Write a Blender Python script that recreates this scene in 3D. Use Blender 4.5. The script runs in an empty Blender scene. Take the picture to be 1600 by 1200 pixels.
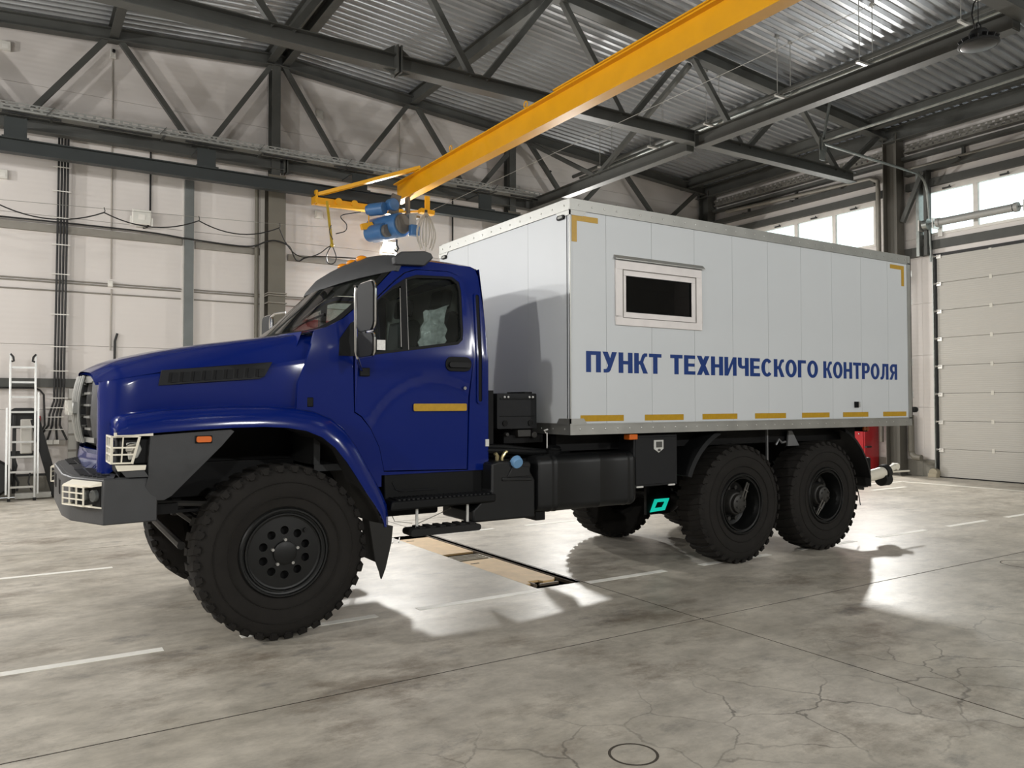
import bpy, bmesh, math, random
from mathutils import Vector, Matrix, geometry
random.seed(7)
S = bpy.context.scene
COL = S.collection
PI = math.pi

# ------------------------------------------------------------------ camera, world, exposure
CAM_YAW, CAM_PITCH, CAM_ROLL, CAM_F, CAM_H = math.radians(32.481), math.radians(1.419), math.radians(-0.098), 1228.5, 1.685
fw = Vector((math.sin(CAM_YAW)*math.cos(CAM_PITCH), math.cos(CAM_YAW)*math.cos(CAM_PITCH), math.sin(CAM_PITCH)))
rt = Vector((math.cos(CAM_YAW), -math.sin(CAM_YAW), 0.0))
up = rt.cross(fw)
c_, s_ = math.cos(CAM_ROLL), math.sin(CAM_ROLL)
rt, up = c_*rt + s_*up, -s_*rt + c_*up
cam_d = bpy.data.cameras.new('camera')
cam_d.sensor_fit = 'HORIZONTAL'; cam_d.sensor_width = 36.0; cam_d.lens = CAM_F/1600*36.0
cam_d.clip_end = 300
cam = bpy.data.objects.new('camera', cam_d); COL.objects.link(cam)
cam.matrix_world = Matrix(((rt.x, up.x, -fw.x, 0), (rt.y, up.y, -fw.y, 0), (rt.z, up.z, -fw.z, CAM_H), (0, 0, 0, 1)))
S.camera = cam
S.view_settings.view_transform = 'Standard'; S.view_settings.look = 'None'
S.view_settings.gamma = 1.0; S.view_settings.use_curve_mapping = False
S.view_settings.exposure = 0.1
W = bpy.data.worlds.new('overcast_sky'); S.world = W; W.use_nodes = True
W.node_tree.nodes['Background'].inputs['Color'].default_value = (0.92, 0.97, 1.0, 1)
W.node_tree.nodes['Background'].inputs['Strength'].default_value = 2.6
FLOOD_WATTS = 330.0          # the lit wall floodlights
SIDE_FLOOD_WATTS = 330.0
FRONT_FLOOD_WATTS = 300.0    # the floodlights on the wall behind the camera

# ------------------------------------------------------------------ materials
MATS = {}
def srgb(h):
    h = h.lstrip('#'); o = []
    for i in (0, 2, 4):
        c = int(h[i:i+2], 16)/255
        o.append(c/12.92 if c <= .04045 else ((c+.055)/1.055)**2.4)
    return o
def mat(name, hexcol, rough=.5, metal=0.0, var=.06, nscale=6.0, bump=0.0, bscale=60.0, coat=0.0, emit=None, estr=0.0, spec=.5, rvar=.0):
    if name in MATS: return MATS[name]
    m = bpy.data.materials.new(name); m.use_nodes = True
    nt = m.node_tree; n = nt.nodes; l = nt.links; p = n['Principled BSDF']
    c = srgb(hexcol)
    tc = n.new('ShaderNodeTexCoord')
    nz = n.new('ShaderNodeTexNoise'); nz.inputs['Scale'].default_value = nscale; nz.inputs['Detail'].default_value = 4
    l.new(tc.outputs['Object'], nz.inputs['Vector'])
    rp = n.new('ShaderNodeValToRGB')
    rp.color_ramp.elements[0].position = .3; rp.color_ramp.elements[1].position = .7
    rp.color_ramp.elements[0].color = [max(0, x*(1-var)) for x in c]+[1]
    rp.color_ramp.elements[1].color = [min(1, x*(1+var)) for x in c]+[1]
    l.new(nz.outputs['Fac'], rp.inputs['Fac']); l.new(rp.outputs['Color'], p.inputs['Base Color'])
    p.inputs['Roughness'].default_value = rough; p.inputs['Metallic'].default_value = metal
    p.inputs['Specular IOR Level'].default_value = spec
    if rvar:
        mr = n.new('ShaderNodeMapRange'); mr.inputs['To Min'].default_value = max(0, rough-rvar); mr.inputs['To Max'].default_value = min(1, rough+rvar)
        l.new(nz.outputs['Fac'], mr.inputs['Value']); l.new(mr.outputs['Result'], p.inputs['Roughness'])
    if coat: p.inputs['Coat Weight'].default_value = coat; p.inputs['Coat Roughness'].default_value = .05
    if emit: p.inputs['Emission Color'].default_value = srgb(emit)+[1]; p.inputs['Emission Strength'].default_value = estr
    if bump:
        b2 = n.new('ShaderNodeTexNoise'); b2.inputs['Scale'].default_value = bscale; b2.inputs['Detail'].default_value = 3
        l.new(tc.outputs['Object'], b2.inputs['Vector'])
        bp = n.new('ShaderNodeBump'); bp.inputs['Strength'].default_value = bump; bp.inputs['Distance'].default_value = .01
        l.new(b2.outputs['Fac'], bp.inputs['Height']); l.new(bp.outputs['Normal'], p.inputs['Normal'])
    MATS[name] = m
    return m
def glass(name, tint='#ffffff', gloss=.06, rough=.02):
    m = bpy.data.materials.new(name); m.use_nodes = True
    nt = m.node_tree; n = nt.nodes; l = nt.links
    n.remove(n['Principled BSDF']); out = n['Material Output']
    t = n.new('ShaderNodeBsdfTransparent'); t.inputs['Color'].default_value = srgb(tint)+[1]
    g = n.new('ShaderNodeBsdfGlossy'); g.inputs['Roughness'].default_value = rough
    nz = n.new('ShaderNodeTexNoise'); nz.inputs['Scale'].default_value = 3
    lw = n.new('ShaderNodeFresnel'); lw.inputs['IOR'].default_value = 1.5
    mx = n.new('ShaderNodeMixShader')
    l.new(lw.outputs['Fac'], mx.inputs['Fac']); l.new(t.outputs[0], mx.inputs[1]); l.new(g.outputs[0], mx.inputs[2])
    l.new(mx.outputs[0], out.inputs['Surface'])
    MATS[name] = m
    return m
mat('steel_dark', '#4a4b48', .55, 0, .10, 3, .1, 40)
mat('steel_runway', '#2b3030', .5, 0, .08, 3)
mat('steel_column', '#6b675d', .55, 0, .05, 3)
mat('galvanised', '#8f9390', .38, .7, .14, 9, .05, 30, rvar=.1)
mat('tray_metal', '#9a9a96', .45, .35, .10, 8)
mat('tray_grey', '#8e8a82', .5, .2, .06, 5)
mat('white_plastic', '#e4e2dc', .4)
mat('white_sensor', '#d9d7d0', .4)
mat('cable_black', '#141414', .5)
mat('wire_steel', '#9a9a95', .4, .6)
mat('deck_metal', '#bcbfc2', .27, .6, .03, 2.0)
mat('crane_yellow', '#e0a104', .38, 0, .05, 2.5, coat=.2)
mat('hoist_blue', '#3d6a9c', .4, 0, .06)
mat('hoist_grey', '#5d5b58', .5)
mat('frame_white', '#dedad4', .35)
mat('panel_gap', '#6f6c66', .8)
mat('gate_white', '#cfccc2', .45, 0, .02, 2)
mat('gate_bracket', '#d7d5d0', .35, .5)
mat('rubber_black', '#0f0f0f', .75)
mat('concrete_plinth', '#827f76', .8, 0, .1, 5, .3, 30)
mat('chrome', '#d8d8d8', .14, 1.0, .02)
mat('aluminium', '#c9c9c6', .32, .85, .05, 12)
mat('red_cabinet', '#a50f1c', .35, 0, .05, coat=.3)
mat('red_box', '#b3242b', .45)
mat('pit_dark', '#1c1813', .9)
mat('pit_steel', '#6a5f50', .6, .3)
mat('ply_cover', '#d9b681', .6, 0, .10, 7, .1, 30)
mat('line_paint', '#f2f0e8', .55, 0, .05, 14)
mat('spring_grey', '#a3a3a0', .45, .2, .05, 30)
mat('post_black', '#18191a', .5)
mat('flood_emit', '#fff1d0', .3, emit='#fff4dc', estr=60.0)
mat('flood_glass', '#d8d8d2', .25)
mat('lamp_dark_glass', '#1b1c1d', .3)
mat('tool_black', '#1a1b1c', .5)
mat('tool_grey', '#a8a49c', .5)
mat('amber', '#e08a08', .25, 0, .05, coat=.4)
mat('amber_dull', '#d2661c', .35)
glass('window_glass', '#f4faf8')

def wall_panel_material():
    m = bpy.data.materials.new('sandwich_panel'); m.use_nodes = True
    nt = m.node_tree; n = nt.nodes; l = nt.links; p = n['Principled BSDF']
    g = n.new('ShaderNodeNewGeometry')
    nz = n.new('ShaderNodeTexNoise'); nz.inputs['Scale'].default_value = .9; nz.inputs['Detail'].default_value = 5
    l.new(g.outputs['Position'], nz.inputs['Vector'])
    rp = n.new('ShaderNodeValToRGB'); a = srgb('#d6d0cc'); b = srgb('#e0dbd7')
    rp.color_ramp.elements[0].color = a+[1]; rp.color_ramp.elements[1].color = b+[1]
    l.new(nz.outputs['Fac'], rp.inputs['Fac']); l.new(rp.outputs['Color'], p.inputs['Base Color'])
    p.inputs['Roughness'].default_value = .5
    wv = n.new('ShaderNodeTexWave'); wv.wave_type = 'BANDS'; wv.bands_direction = 'Z'; wv.inputs['Scale'].default_value = 3.2
    wv.inputs['Distortion'].default_value = 0
    l.new(g.outputs['Position'], wv.inputs['Vector'])
    bp = n.new('ShaderNodeBump'); bp.inputs['Strength'].default_value = .22; bp.inputs['Distance'].default_value = .004
    l.new(wv.outputs['Fac'], bp.inputs['Height']); l.new(bp.outputs['Normal'], p.inputs['Normal'])
    MATS['sandwich_panel'] = m
wall_panel_material()

def floor_material():
    m = bpy.data.materials.new('polished_concrete'); m.use_nodes = True
    nt = m.node_tree; n = nt.nodes; l = nt.links; p = n['Principled BSDF']
    g = n.new('ShaderNodeNewGeometry')
    def noise(scale, detail=5, stretch=None, rough=.6, off=(0, 0, 0)):
        mp = n.new('ShaderNodeMapping'); l.new(g.outputs['Position'], mp.inputs['Vector'])
        mp.inputs['Location'].default_value = off
        if stretch: mp.inputs['Scale'].default_value = stretch
        z = n.new('ShaderNodeTexNoise'); z.inputs['Scale'].default_value = scale; z.inputs['Detail'].default_value = detail
        z.inputs['Roughness'].default_value = rough
        l.new(mp.outputs['Vector'], z.inputs['Vector']); return z.outputs['Fac']
    def ramp(sock, p0, p1, c0, c1):
        r = n.new('ShaderNodeValToRGB'); r.color_ramp.elements[0].position = p0; r.color_ramp.elements[1].position = p1
        r.color_ramp.elements[0].color = c0; r.color_ramp.elements[1].color = c1
        l.new(sock, r.inputs['Fac']); return r.outputs['Color']
    def mix(kind, fac, a, b):
        x = n.new('ShaderNodeMix'); x.data_type = 'RGBA'; x.blend_type = kind
        if isinstance(fac, float): x.inputs['Factor'].default_value = fac
        else: l.new(fac, x.inputs['Factor'])
        for s, v in ((x.inputs['A'], a), (x.inputs['B'], b)):
            if isinstance(v, (tuple, list)): s.default_value = v
            else: l.new(v, s)
        return x.outputs['Result']
    def math_(op, a, b=None, c=None):
        x = n.new('ShaderNodeMath'); x.operation = op
        for i, v in enumerate((a, b, c)):
            if v is None: continue
            if isinstance(v, (int, float)): x.inputs[i].default_value = v
            else: l.new(v, x.inputs[i])
        return x.outputs[0]
    G = lambda v: (v, v, v, 1)
    base = ramp(noise(.55, 6, None, .65), .3, .72, srgb('#aea799')+[1], srgb('#d3ccc0')+[1])
    base = mix('MULTIPLY', .8, base, ramp(noise(1.9, 8, (.75, 1.15, 1), .68), .34, .64, G(.68), G(1.12)))
    base = mix('MULTIPLY', .8, base, ramp(noise(6, 9, (.8, 1.2, 1), .75, (3, 1, 0)), .36, .58, G(.74), G(1.05)))
    st = ramp(noise(1.1, 8, (.8, 1.2, 1), .74, (9, 4, 0)), .52, .66, G(0), G(1))
    base = mix('MIX', math_('MULTIPLY', st, .7), base, srgb('#6b5f50')+[1])
    st2 = ramp(noise(1.7, 9, (.8, 1.3, 1), .74, (2, 17, 0)), .57, .68, G(0), G(1))
    base = mix('MIX', math_('MULTIPLY', st2, .5), base, srgb('#57585a')+[1])
    # hairline cracks in the slab nearest the camera
    sep = n.new('ShaderNodeSeparateXYZ'); l.new(g.outputs['Position'], sep.inputs[0])
    wob = n.new('ShaderNodeTexNoise'); wob.inputs['Scale'].default_value = 2.6; wob.inputs['Detail'].default_value = 6
    l.new(g.outputs['Position'], wob.inputs['Vector'])
    vm = n.new('ShaderNodeVectorMath'); vm.operation = 'MULTIPLY_ADD'; vm.inputs[1].default_value = (.42, .42, 0)
    l.new(wob.outputs['Color'], vm.inputs[0]); l.new(g.outputs['Position'], vm.inputs[2])
    vo = n.new('ShaderNodeTexVoronoi'); vo.feature = 'DISTANCE_TO_EDGE'; vo.voronoi_dimensions = '2D'; vo.inputs['Scale'].default_value = 2.1
    l.new(vm.outputs[0], vo.inputs['Vector'])
    crack = ramp(vo.outputs['Distance'], .006, .022, G(1), G(0))
    near = math_('MULTIPLY', ramp(math_('SUBTRACT', 3.9, sep.outputs['Y']), 0.2, .9, G(0), G(1)), ramp(noise(.9, 3, None, .5, (4.3, 1.7, 0)), .36, .5, G(0), G(1)))
    near = math_('MULTIPLY', near, ramp(sep.outputs['X'], .9, 1.0, G(0), G(1)))
    base = mix('MIX', math_('MULTIPLY', math_('MULTIPLY', crack, near), .55), base, srgb('#3d3934')+[1])
    l.new(base, p.inputs['Base Color'])
    mr = n.new('ShaderNodeMapRange'); mr.inputs['To Min'].default_value = .30; mr.inputs['To Max'].default_value = .52
    l.new(noise(2.5, 6), mr.inputs['Value']); l.new(mr.outputs['Result'], p.inputs['Roughness'])
    bp = n.new('ShaderNodeBump'); bp.inputs['Strength'].default_value = .12; bp.inputs['Distance'].default_value = .01
    l.new(noise(5, 8), bp.inputs['Height']); l.new(bp.outputs['Normal'], p.inputs['Normal'])
    MATS['concrete'] = m
floor_material()

# ------------------------------------------------------------------ mesh builder
ORG = {}
class MB:
    def __init__(s): s.v = []; s.f = []
    def add(s, vs, fs):
        b = len(s.v); s.v += [tuple(v) for v in vs]; s.f += [tuple(i+b for i in f) for f in fs]; return s
    def box(s, x0, x1, y0, y1, z0, z1):
        x0, x1 = min(x0, x1), max(x0, x1); y0, y1 = min(y0, y1), max(y0, y1); z0, z1 = min(z0, z1), max(z0, z1)
        return s.add([(x0,y0,z0),(x1,y0,z0),(x1,y1,z0),(x0,y1,z0),(x0,y0,z1),(x1,y0,z1),(x1,y1,z1),(x0,y1,z1)],
                     [(0,3,2,1),(4,5,6,7),(0,1,5,4),(1,2,6,5),(2,3,7,6),(3,0,4,7)])
    def bar(s, p0, p1, w, h, upv=(0, 0, 1)):
        p0, p1 = Vector(p0), Vector(p1); d = (p1-p0).normalized(); u = Vector(upv)
        if abs(d.dot(u)) > .98: u = Vector((0, 1, 0))
        r = d.cross(u).normalized(); u = r.cross(d)
        a, b = r*w/2, u*h/2
        return s.add([p0-a-b, p0+a-b, p0+a+b, p0-a+b, p1-a-b, p1+a-b, p1+a+b, p1-a+b],
                     [(0,1,2,3),(7,6,5,4),(1,0,4,5),(2,1,5,6),(3,2,6,7),(0,3,7,4)])
    def ibeam(s, p0, p1, h, w, tf=.014, tw=.01, upv=(0, 0, 1)):
        p0, p1 = Vector(p0), Vector(p1); d = (p1-p0).normalized(); u = Vector(upv)
        if abs(d.dot(u)) > .98: u = Vector((0, 1, 0))
        r = d.cross(u).normalized(); u = r.cross(d)
        o = u*(h-tf)/2
        s.bar(p0+o, p1+o, w, tf, u); s.bar(p0-o, p1-o, w, tf, u); s.bar(p0, p1, tw, h-2*tf, u); return s
    def tube(s, pts, r, n=8, closed=False, cap=True, rr=None):
        pts = [Vector(p) for p in pts]; N = len(pts); rings = []
        prev = None
        for i, p in enumerate(pts):
            if closed: t = pts[(i+1) % N]-pts[i-1]
            else: t = pts[min(i+1, N-1)]-pts[max(i-1, 0)]
            t.normalize()
            if prev is None:
                a = t.orthogonal().normalized()
            else:
                a = (prev - t*prev.dot(t))
                a = a.normalized() if a.length > 1e-6 else t.orthogonal().normalized()
            prev = a; b = t.cross(a); q = rr[i] if rr else r
            rings.append([p+q*(math.cos(2*PI*k/n)*a+math.sin(2*PI*k/n)*b) for k in range(n)])
        return s.loft(rings, True, cap and not closed, closed)
    def cyl(s, p0, p1, r0, r1=None, n=16):
        return s.tube([p0, p1], r0, n, rr=[r0, r0 if r1 is None else r1])
    def loft(s, rings, ringclosed=True, cap=False, closed=False):
        b = len(s.v); n = len(rings[0]); R = len(rings)
        for r in rings: s.v += [tuple(p) for p in r]
        for i in range(R if closed else R-1):
            j = (i+1) % R
            for k in range(n if ringclosed else n-1):
                k2 = (k+1) % n
                s.f.append((b+i*n+k, b+i*n+k2, b+j*n+k2, b+j*n+k))
        if cap and ringclosed:
            s.f.append(tuple(b+k for k in reversed(range(n)))); s.f.append(tuple(b+(R-1)*n+k for k in range(n)))
        return s
    def lathe(s, prof, c, axis='y', n=48, closed=False):
        c = Vector(c); rings = []
        for k in range(n):
            a = 2*PI*k/n; ca, sa = math.cos(a), math.sin(a)
            ring = []
            for r, t in prof:
                d = {'x': (t, r*ca, r*sa), 'y': (r*ca, t, r*sa), 'z': (r*ca, r*sa, t)}[axis]
                ring.append(c+Vector(d))
            rings.append(ring)
        return s.loft(rings, closed, False, True)
    def prism(s, poly, axis, a, b):
        n = len(poly)
        def P(p, t): return {'x': (t, p[0], p[1]), 'y': (p[0], t, p[1]), 'z': (p[0], p[1], t)}[axis]
        vs = [P(p, a) for p in poly]+[P(p, b) for p in poly]
        tris = geometry.tessellate_polygon([[Vector((p[0], p[1], 0)) for p in poly]])
        fs = [tuple(t) for t in tris]+[tuple(i+n for i in reversed(t)) for t in tris]
        fs += [(i, (i+1) % n, (i+1) % n+n, i+n) for i in range(n)]
        return s.add(vs, fs)
    def plate(s, outer, holes, func, grid=0, rim=None):
        """outer/holes: 2D outlines; func(u, v, k) -> point, k=0 outer skin, k=1 inner skin. Interior grid lets it curve."""
        pts = [Vector(p) for p in outer]; faces = [list(range(len(outer)))]
        for h in holes:
            b = len(pts); pts += [Vector(p) for p in h]; faces.append(list(range(b, b+len(h))))
        nb = len(pts)
        if grid:
            xs = [p[0] for p in outer]; ys = [p[1] for p in outer]
            x = min(xs)+grid/2
            while x < max(xs):
                y = min(ys)+grid/2
                while y < max(ys):
                    if inside((x, y), outer) and not any(inside((x, y), h) for h in holes):
                        pts.append(Vector((x, y)))
                    y += grid
                x += grid
        r = geometry.delaunay_2d_cdt([Vector((p[0], p[1])) for p in pts], [], faces, 1, 1e-5)
        vv, ff = r[0], r[2]
        keep = []
        for f in ff:
            cx = sum(vv[i][0] for i in f)/len(f); cy = sum(vv[i][1] for i in f)/len(f)
            if inside((cx, cy), outer) and not any(inside((cx, cy), h) for h in holes): keep.append(tuple(f))
        n = len(vv)
        vs = [func(p[0], p[1], 0) for p in vv]+[func(p[0], p[1], 1) for p in vv]
        fs = keep+[tuple(i+n for i in reversed(f)) for f in keep]
        cnt = {}
        for f in keep:
            for i in range(len(f)):
                e = (f[i], f[(i+1) % len(f)]); cnt[tuple(sorted(e))] = cnt.get(tuple(sorted(e)), 0)+1
        for f in keep:
            for i in range(len(f)):
                a, b = f[i], f[(i+1) % len(f)]
                if cnt[tuple(sorted((a, b)))] == 1: fs.append((b, a, a+n, b+n))
        return s.add(vs, fs)
    def sphere(s, c, r, nu=16, nv=10, sc=(1, 1, 1)):
        rings = []
        for i in range(nv+1):
            t = PI*i/nv
            rings.append([(c[0]+sc[0]*r*max(math.sin(t), 1e-4)*math.cos(2*PI*k/nu), c[1]+sc[1]*r*max(math.sin(t), 1e-4)*math.sin(2*PI*k/nu), c[2]-sc[2]*r*math.cos(t)) for k in range(nu)])
        return s.loft(rings, True, True)
    def mirror_y(s, c):
        n = len(s.v); s.v += [(x, 2*c-y, z) for x, y, z in s.v]; s.f += [tuple(i+n for i in reversed(f)) for f in s.f]; return s
    def build(s, name, m, parent=None, smooth=35, bevel=0, origin=None, seg=2):
        if origin is None:
            xs = [v[0] for v in s.v]; ys = [v[1] for v in s.v]; zs = [v[2] for v in s.v]
            origin = ((min(xs)+max(xs))/2, (min(ys)+max(ys))/2, (min(zs)+max(zs))/2)
        o = Vector(origin)
        me = bpy.data.meshes.new(name); me.from_pydata([Vector(v)-o for v in s.v], [], s.f); me.update()
        bm = bmesh.new(); bm.from_mesh(me); bmesh.ops.remove_doubles(bm, verts=bm.verts, dist=1e-5); bmesh.ops.recalc_face_normals(bm, faces=bm.faces); bm.to_mesh(me); bm.free()
        me.materials.append(MATS[m] if isinstance(m, str) else m)
        ob = bpy.data.objects.new(name, me); COL.objects.link(ob)
        place(ob, o, parent)
        if smooth:
            me.polygons.foreach_set('use_smooth', [True]*len(me.polygons)); me.set_sharp_from_angle(angle=math.radians(smooth))
        if bevel:
            bv = ob.modifiers.new('bevel', 'BEVEL'); bv.width = bevel; bv.segments = seg; bv.limit_method = 'ANGLE'; bv.angle_limit = math.radians(40); bv.harden_normals = False
        return ob
def inside(p, poly):
    x, y = p; r = False; j = len(poly)-1
    for i in range(len(poly)):
        xi, yi = poly[i][0], poly[i][1]; xj, yj = poly[j][0], poly[j][1]
        if (yi > y) != (yj > y) and x < (xj-xi)*(y-yi)/(yj-yi)+xi: r = not r
        j = i
    return r
def place(ob, o, parent):
    ORG[ob.name] = Vector(o)
    if parent is not None:
        ob.parent = parent; ob.location = Vector(o)-ORG[parent.name]
    else: ob.location = o
def tag(o, label, cat, group=None):
    o['label'] = label; o['category'] = cat
    if group: o['group'] = group
    return o
def empty(name, loc, label=None, cat=None, group=None, kind=None, parent=None):
    o = bpy.data.objects.new(name, None); COL.objects.link(o); o.empty_display_size = .2; place(o, Vector(loc), parent)
    if label: tag(o, label, cat, group)
    if kind: o['kind'] = kind
    return o
def structure(o, label=None):
    o['kind'] = 'structure'
    if label: o['label'] = label
    return o
def dup(o, dv, parent=None):
    """copy a thing and its children, moved by dv"""
    c = o.copy(); COL.objects.link(c); ORG[c.name] = ORG[o.name]+Vector(dv)
    if parent is None: c.location = Vector(o.location)+Vector(dv)
    else:
        c.parent = parent; c.location = ORG[c.name]-ORG[parent.name]
    for ch in list(o.children): dup(ch, dv, c)
    return c
def arc(cx, cy, r, a0, a1, n):
    return [(cx+r*math.cos(math.radians(a0+(a1-a0)*i/n)), cy+r*math.sin(math.radians(a0+(a1-a0)*i/n))) for i in range(n+1)]
def rrect(x0, x1, z0, z1, r, n=5):
    return arc(x1-r, z1-r, r, 0, 90, n)+arc(x0+r, z1-r, r, 90, 180, n)+arc(x0+r, z0+r, r, 180, 270, n)+arc(x1-r, z0+r, r, 270, 360, n)
def dense(poly, step):
    o = []
    for i in range(len(poly)):
        a, c = Vector(poly[i]), Vector(poly[(i+1) % len(poly)]); n = max(1, int((c-a).length/step+.5))
        o += [tuple(a.lerp(c, k/n)) for k in range(n)]
    return o
def curve(pts, n=6):
    P = [Vector(p) for p in pts]; P = [P[0]*2-P[1]]+P+[P[-1]*2-P[-2]]; o = []
    for i in range(1, len(P)-2):
        a, b_, c, d = P[i-1:i+3]
        for k in range(n):
            t = k/n; o.append(.5*((2*b_)+(c-a)*t+(2*a-5*b_+4*c-d)*t*t+(3*b_-a-3*c+d)*t**3))
    return o+[P[-2]]
def sag(p0, p1, d, n=12):
    p0, p1 = Vector(p0), Vector(p1)
    return [p0.lerp(p1, i/n)-Vector((0, 0, d*4*(i/n)*(1-i/n))) for i in range(n+1)]
# ------------------------------------------------------------------ floodlights (each carries its own lamp)
XW, YW, XL, YF = 17.75, 16.9, -8.3, -7.1        # right, back, left and front wall faces
RIDGE, SLOPE = 4.7, .075
def deck_z(x): return 9.2-SLOPE*abs(x-RIDGE)
def floodlight(name, loc, facing, watts, label, tilt=38, group=None, tone=(1.0, .985, .945)):
    """facing: unit vector in plan away from the wall"""
    f = Vector((facing[0], facing[1], 0)).normalized(); r = Vector((f.y, -f.x, 0)); L = Vector(loc)
    t = empty(name, loc, label, 'floodlight', group)
    ta = math.radians(tilt if watts else 14)
    d = (f*math.cos(ta)-Vector((0, 0, 1))*math.sin(ta)).normalized(); u = r.cross(d) if r.cross(d).z > 0 else -r.cross(d)
    c = L+f*.17
    b = MB(); b.bar(c-d*.05, c+d*.012, .34, .28, u); b.build('housing', 'white_plastic', t, bevel=.008)
    b = MB(); b.bar(c+d*.012, c+d*.02, .30, .24, u); b.build('front_glass', 'flood_emit' if watts else 'flood_glass', t)
    if not watts:
        b = MB(); b.bar(c+d*.02, c+d*.026, .12, .10, u); b.build('lamp_chip', 'white_plastic', t)
    b = MB()
    b.bar(L+Vector((0, 0, -.17))+r*.0, L+Vector((0, 0, -.17))+f*.14, .16, .02)
    for q in (-.19, .19): b.bar(L+f*.13+r*q+Vector((0, 0, -.17)), c-d*.02+r*q, .03, .008)
    b.bar(L+f*.13-r*.19+Vector((0, 0, -.17)), L+f*.13+r*.19+Vector((0, 0, -.17)), .03, .01)
    b.build('bracket', 'white_plastic', t)
    if watts:
        ld = bpy.data.lights.new('flood_lamp', 'AREA'); ld.shape = 'RECTANGLE'; ld.size = .30; ld.size_y = .24
        ld.energy = watts; ld.color = tone
        lo = bpy.data.objects.new('flood_lamp', ld); COL.objects.link(lo)
        lw = Matrix.Translation(c+d*.035) @ d.to_track_quat('-Z', 'Z').to_matrix().to_4x4()
        loc_m = Matrix.Translation(-L) @ lw; lo.parent = t; lo.matrix_basis = loc_m
    return t
floodlight('floodlight', (7.29, YW, 5.30), (0, -1), FLOOD_WATTS, 'glowing floodlight on the back wall seen just over the blue cab roof')
floodlight('floodlight', (2.10, YW, 5.33), (0, -1), 0, 'white unlit floodlight on the back wall under its black cable')
floodlight('floodlight', (-3.2, YW, 5.30), (0, -1), FLOOD_WATTS, 'lit floodlight on the back wall beyond the ladder', tone=(1, 1, .99))
floodlight('floodlight', (12.5, YW, 5.30), (0, -1), FLOOD_WATTS, 'lit floodlight on the back wall hidden behind the white van body')
floodlight('floodlight', (XW, 11.45, 4.85), (-1, 0), FLOOD_WATTS, 'lit floodlight on the gate wall column behind the white van body')
for fx, lab in ((-2.5, 'lit floodlight on the wall behind the viewer, to the left'), (4.5, 'lit floodlight on the wall behind the viewer, in its middle'), (11.5, 'lit floodlight on the wall behind the viewer, to the right')):
    floodlight('floodlight', (fx, YF, 5.3), (0, 1), FRONT_FLOOD_WATTS, lab, group='floodlights on the wall behind the viewer', tilt=4, tone=(1, 1, .98))
for fy, lab in ((2.5, 'lit floodlight on the wall opposite the gates, nearest the viewer'), (8.0, 'lit floodlight in the middle of the wall opposite the gates'), (13.2, 'lit floodlight on the wall opposite the gates, nearest the back wall')):
    floodlight('floodlight', (XL, fy, 5.3), (1, 0), SIDE_FLOOD_WATTS, lab, tilt=4, tone=(1, .98, .95))

# ------------------------------------------------------------------ floor
PX0, PX1, PY0, PY1 = 4.06, 4.56, 5.95, 9.22      # inspection pit
JY, JX, J = 4.43, 4.575, .008
floor = empty('floor', (4, 5, -.1), kind='structure')
def slab(boxes):
    b = MB()
    for x0, x1, y0, y1 in boxes: b.box(x0, x1, y0, y1, -.12, 0)
    b.build('floor_slab', 'concrete', floor, smooth=0)
JB = 10.42
slab([(XL, JX-J, YF, JY-J)]); slab([(JX+J, XW, YF, JY-J)])
slab([(JX+J, XW, JY+J, JB-J)]); slab([(JX+J, XW, JB+J, YW)])
slab([(XL, PX0, JY+J, JB-J), (PX0, JX-J, JY+J, PY0), (PX0, JX-J, PY1, JB-J), (PX1, JX-J, PY0, PY1)]); slab([(XL, JX-J, JB+J, YW)])
b = MB(); w = .03; b.box(XL, XW, JY-w, JY+w, -.10, -.0022); b.box(XL, PX0, JB-w, JB+w, -.10, -.0022); b.box(PX1, XW, JB-w, JB+w, -.10, -.0022); b.box(PX0, PX1, JB-w, JB+w, -.10, -.0022); b.box(JX-w, JX+w, YF, JY-w, -.10, -.0022); b.box(JX-.008, JX+w, JY+w, JB-w, -.10, -.0022); b.box(JX-w, JX+w, JB+w, YW, -.10, -.0022)
b.build('joint_fill', mat('joint_dark', '#2c241d', .9), floor, smooth=0)
def dash(x0, y0, x1, y1, w=.085):
    b = MB(); b.bar((x0, y0, .001), (x1, y1, .001), w, .0024); b.build('floor_marking', 'line_paint', floor, smooth=0)
for x0, x1 in ((-4.9, -3.9), (-3.3, -2.3), (-1.7, .90), (1.42, 2.47), (2.83, 4.05), (4.59, 5.57), (6.07, 7.14), (7.65, 8.7), (9.2, 10.25), (10.77, 11.78), (12.34, 13.4), (13.9, 14.9)):
    dash(x0, 5.89, x1, 5.89)
for x0, x1 in ((-1.7, .90), (1.4, 2.4), (3.0, 3.95), (4.62, 5.5), (6.0, 6.85), (7.5, 8.5), (9.2, 10.2), (10.9, 11.9), (12.5, 13.5), (14.02, 15.15)):
    dash(x0, 9.1, x1, 9.1, .08)
dash(12.9, 9.95, 16.1, 9.75, .07); dash(16.1, 9.75, 16.35, 6.0, .07)
# a drilled core ring and a second ring in the concrete
for cx, cy, r, w in ((2.54, 2.91, .115, .007), (8.93, 4.10, .20, .005)):
    b = MB(); b.lathe([(r-w, .0006), (r, .002), (r+w, .0006)], (cx, cy, 0), 'z', 32); b.build('core_ring', mat('core_dark', '#453f37', .9), floor, smooth=0)

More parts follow.
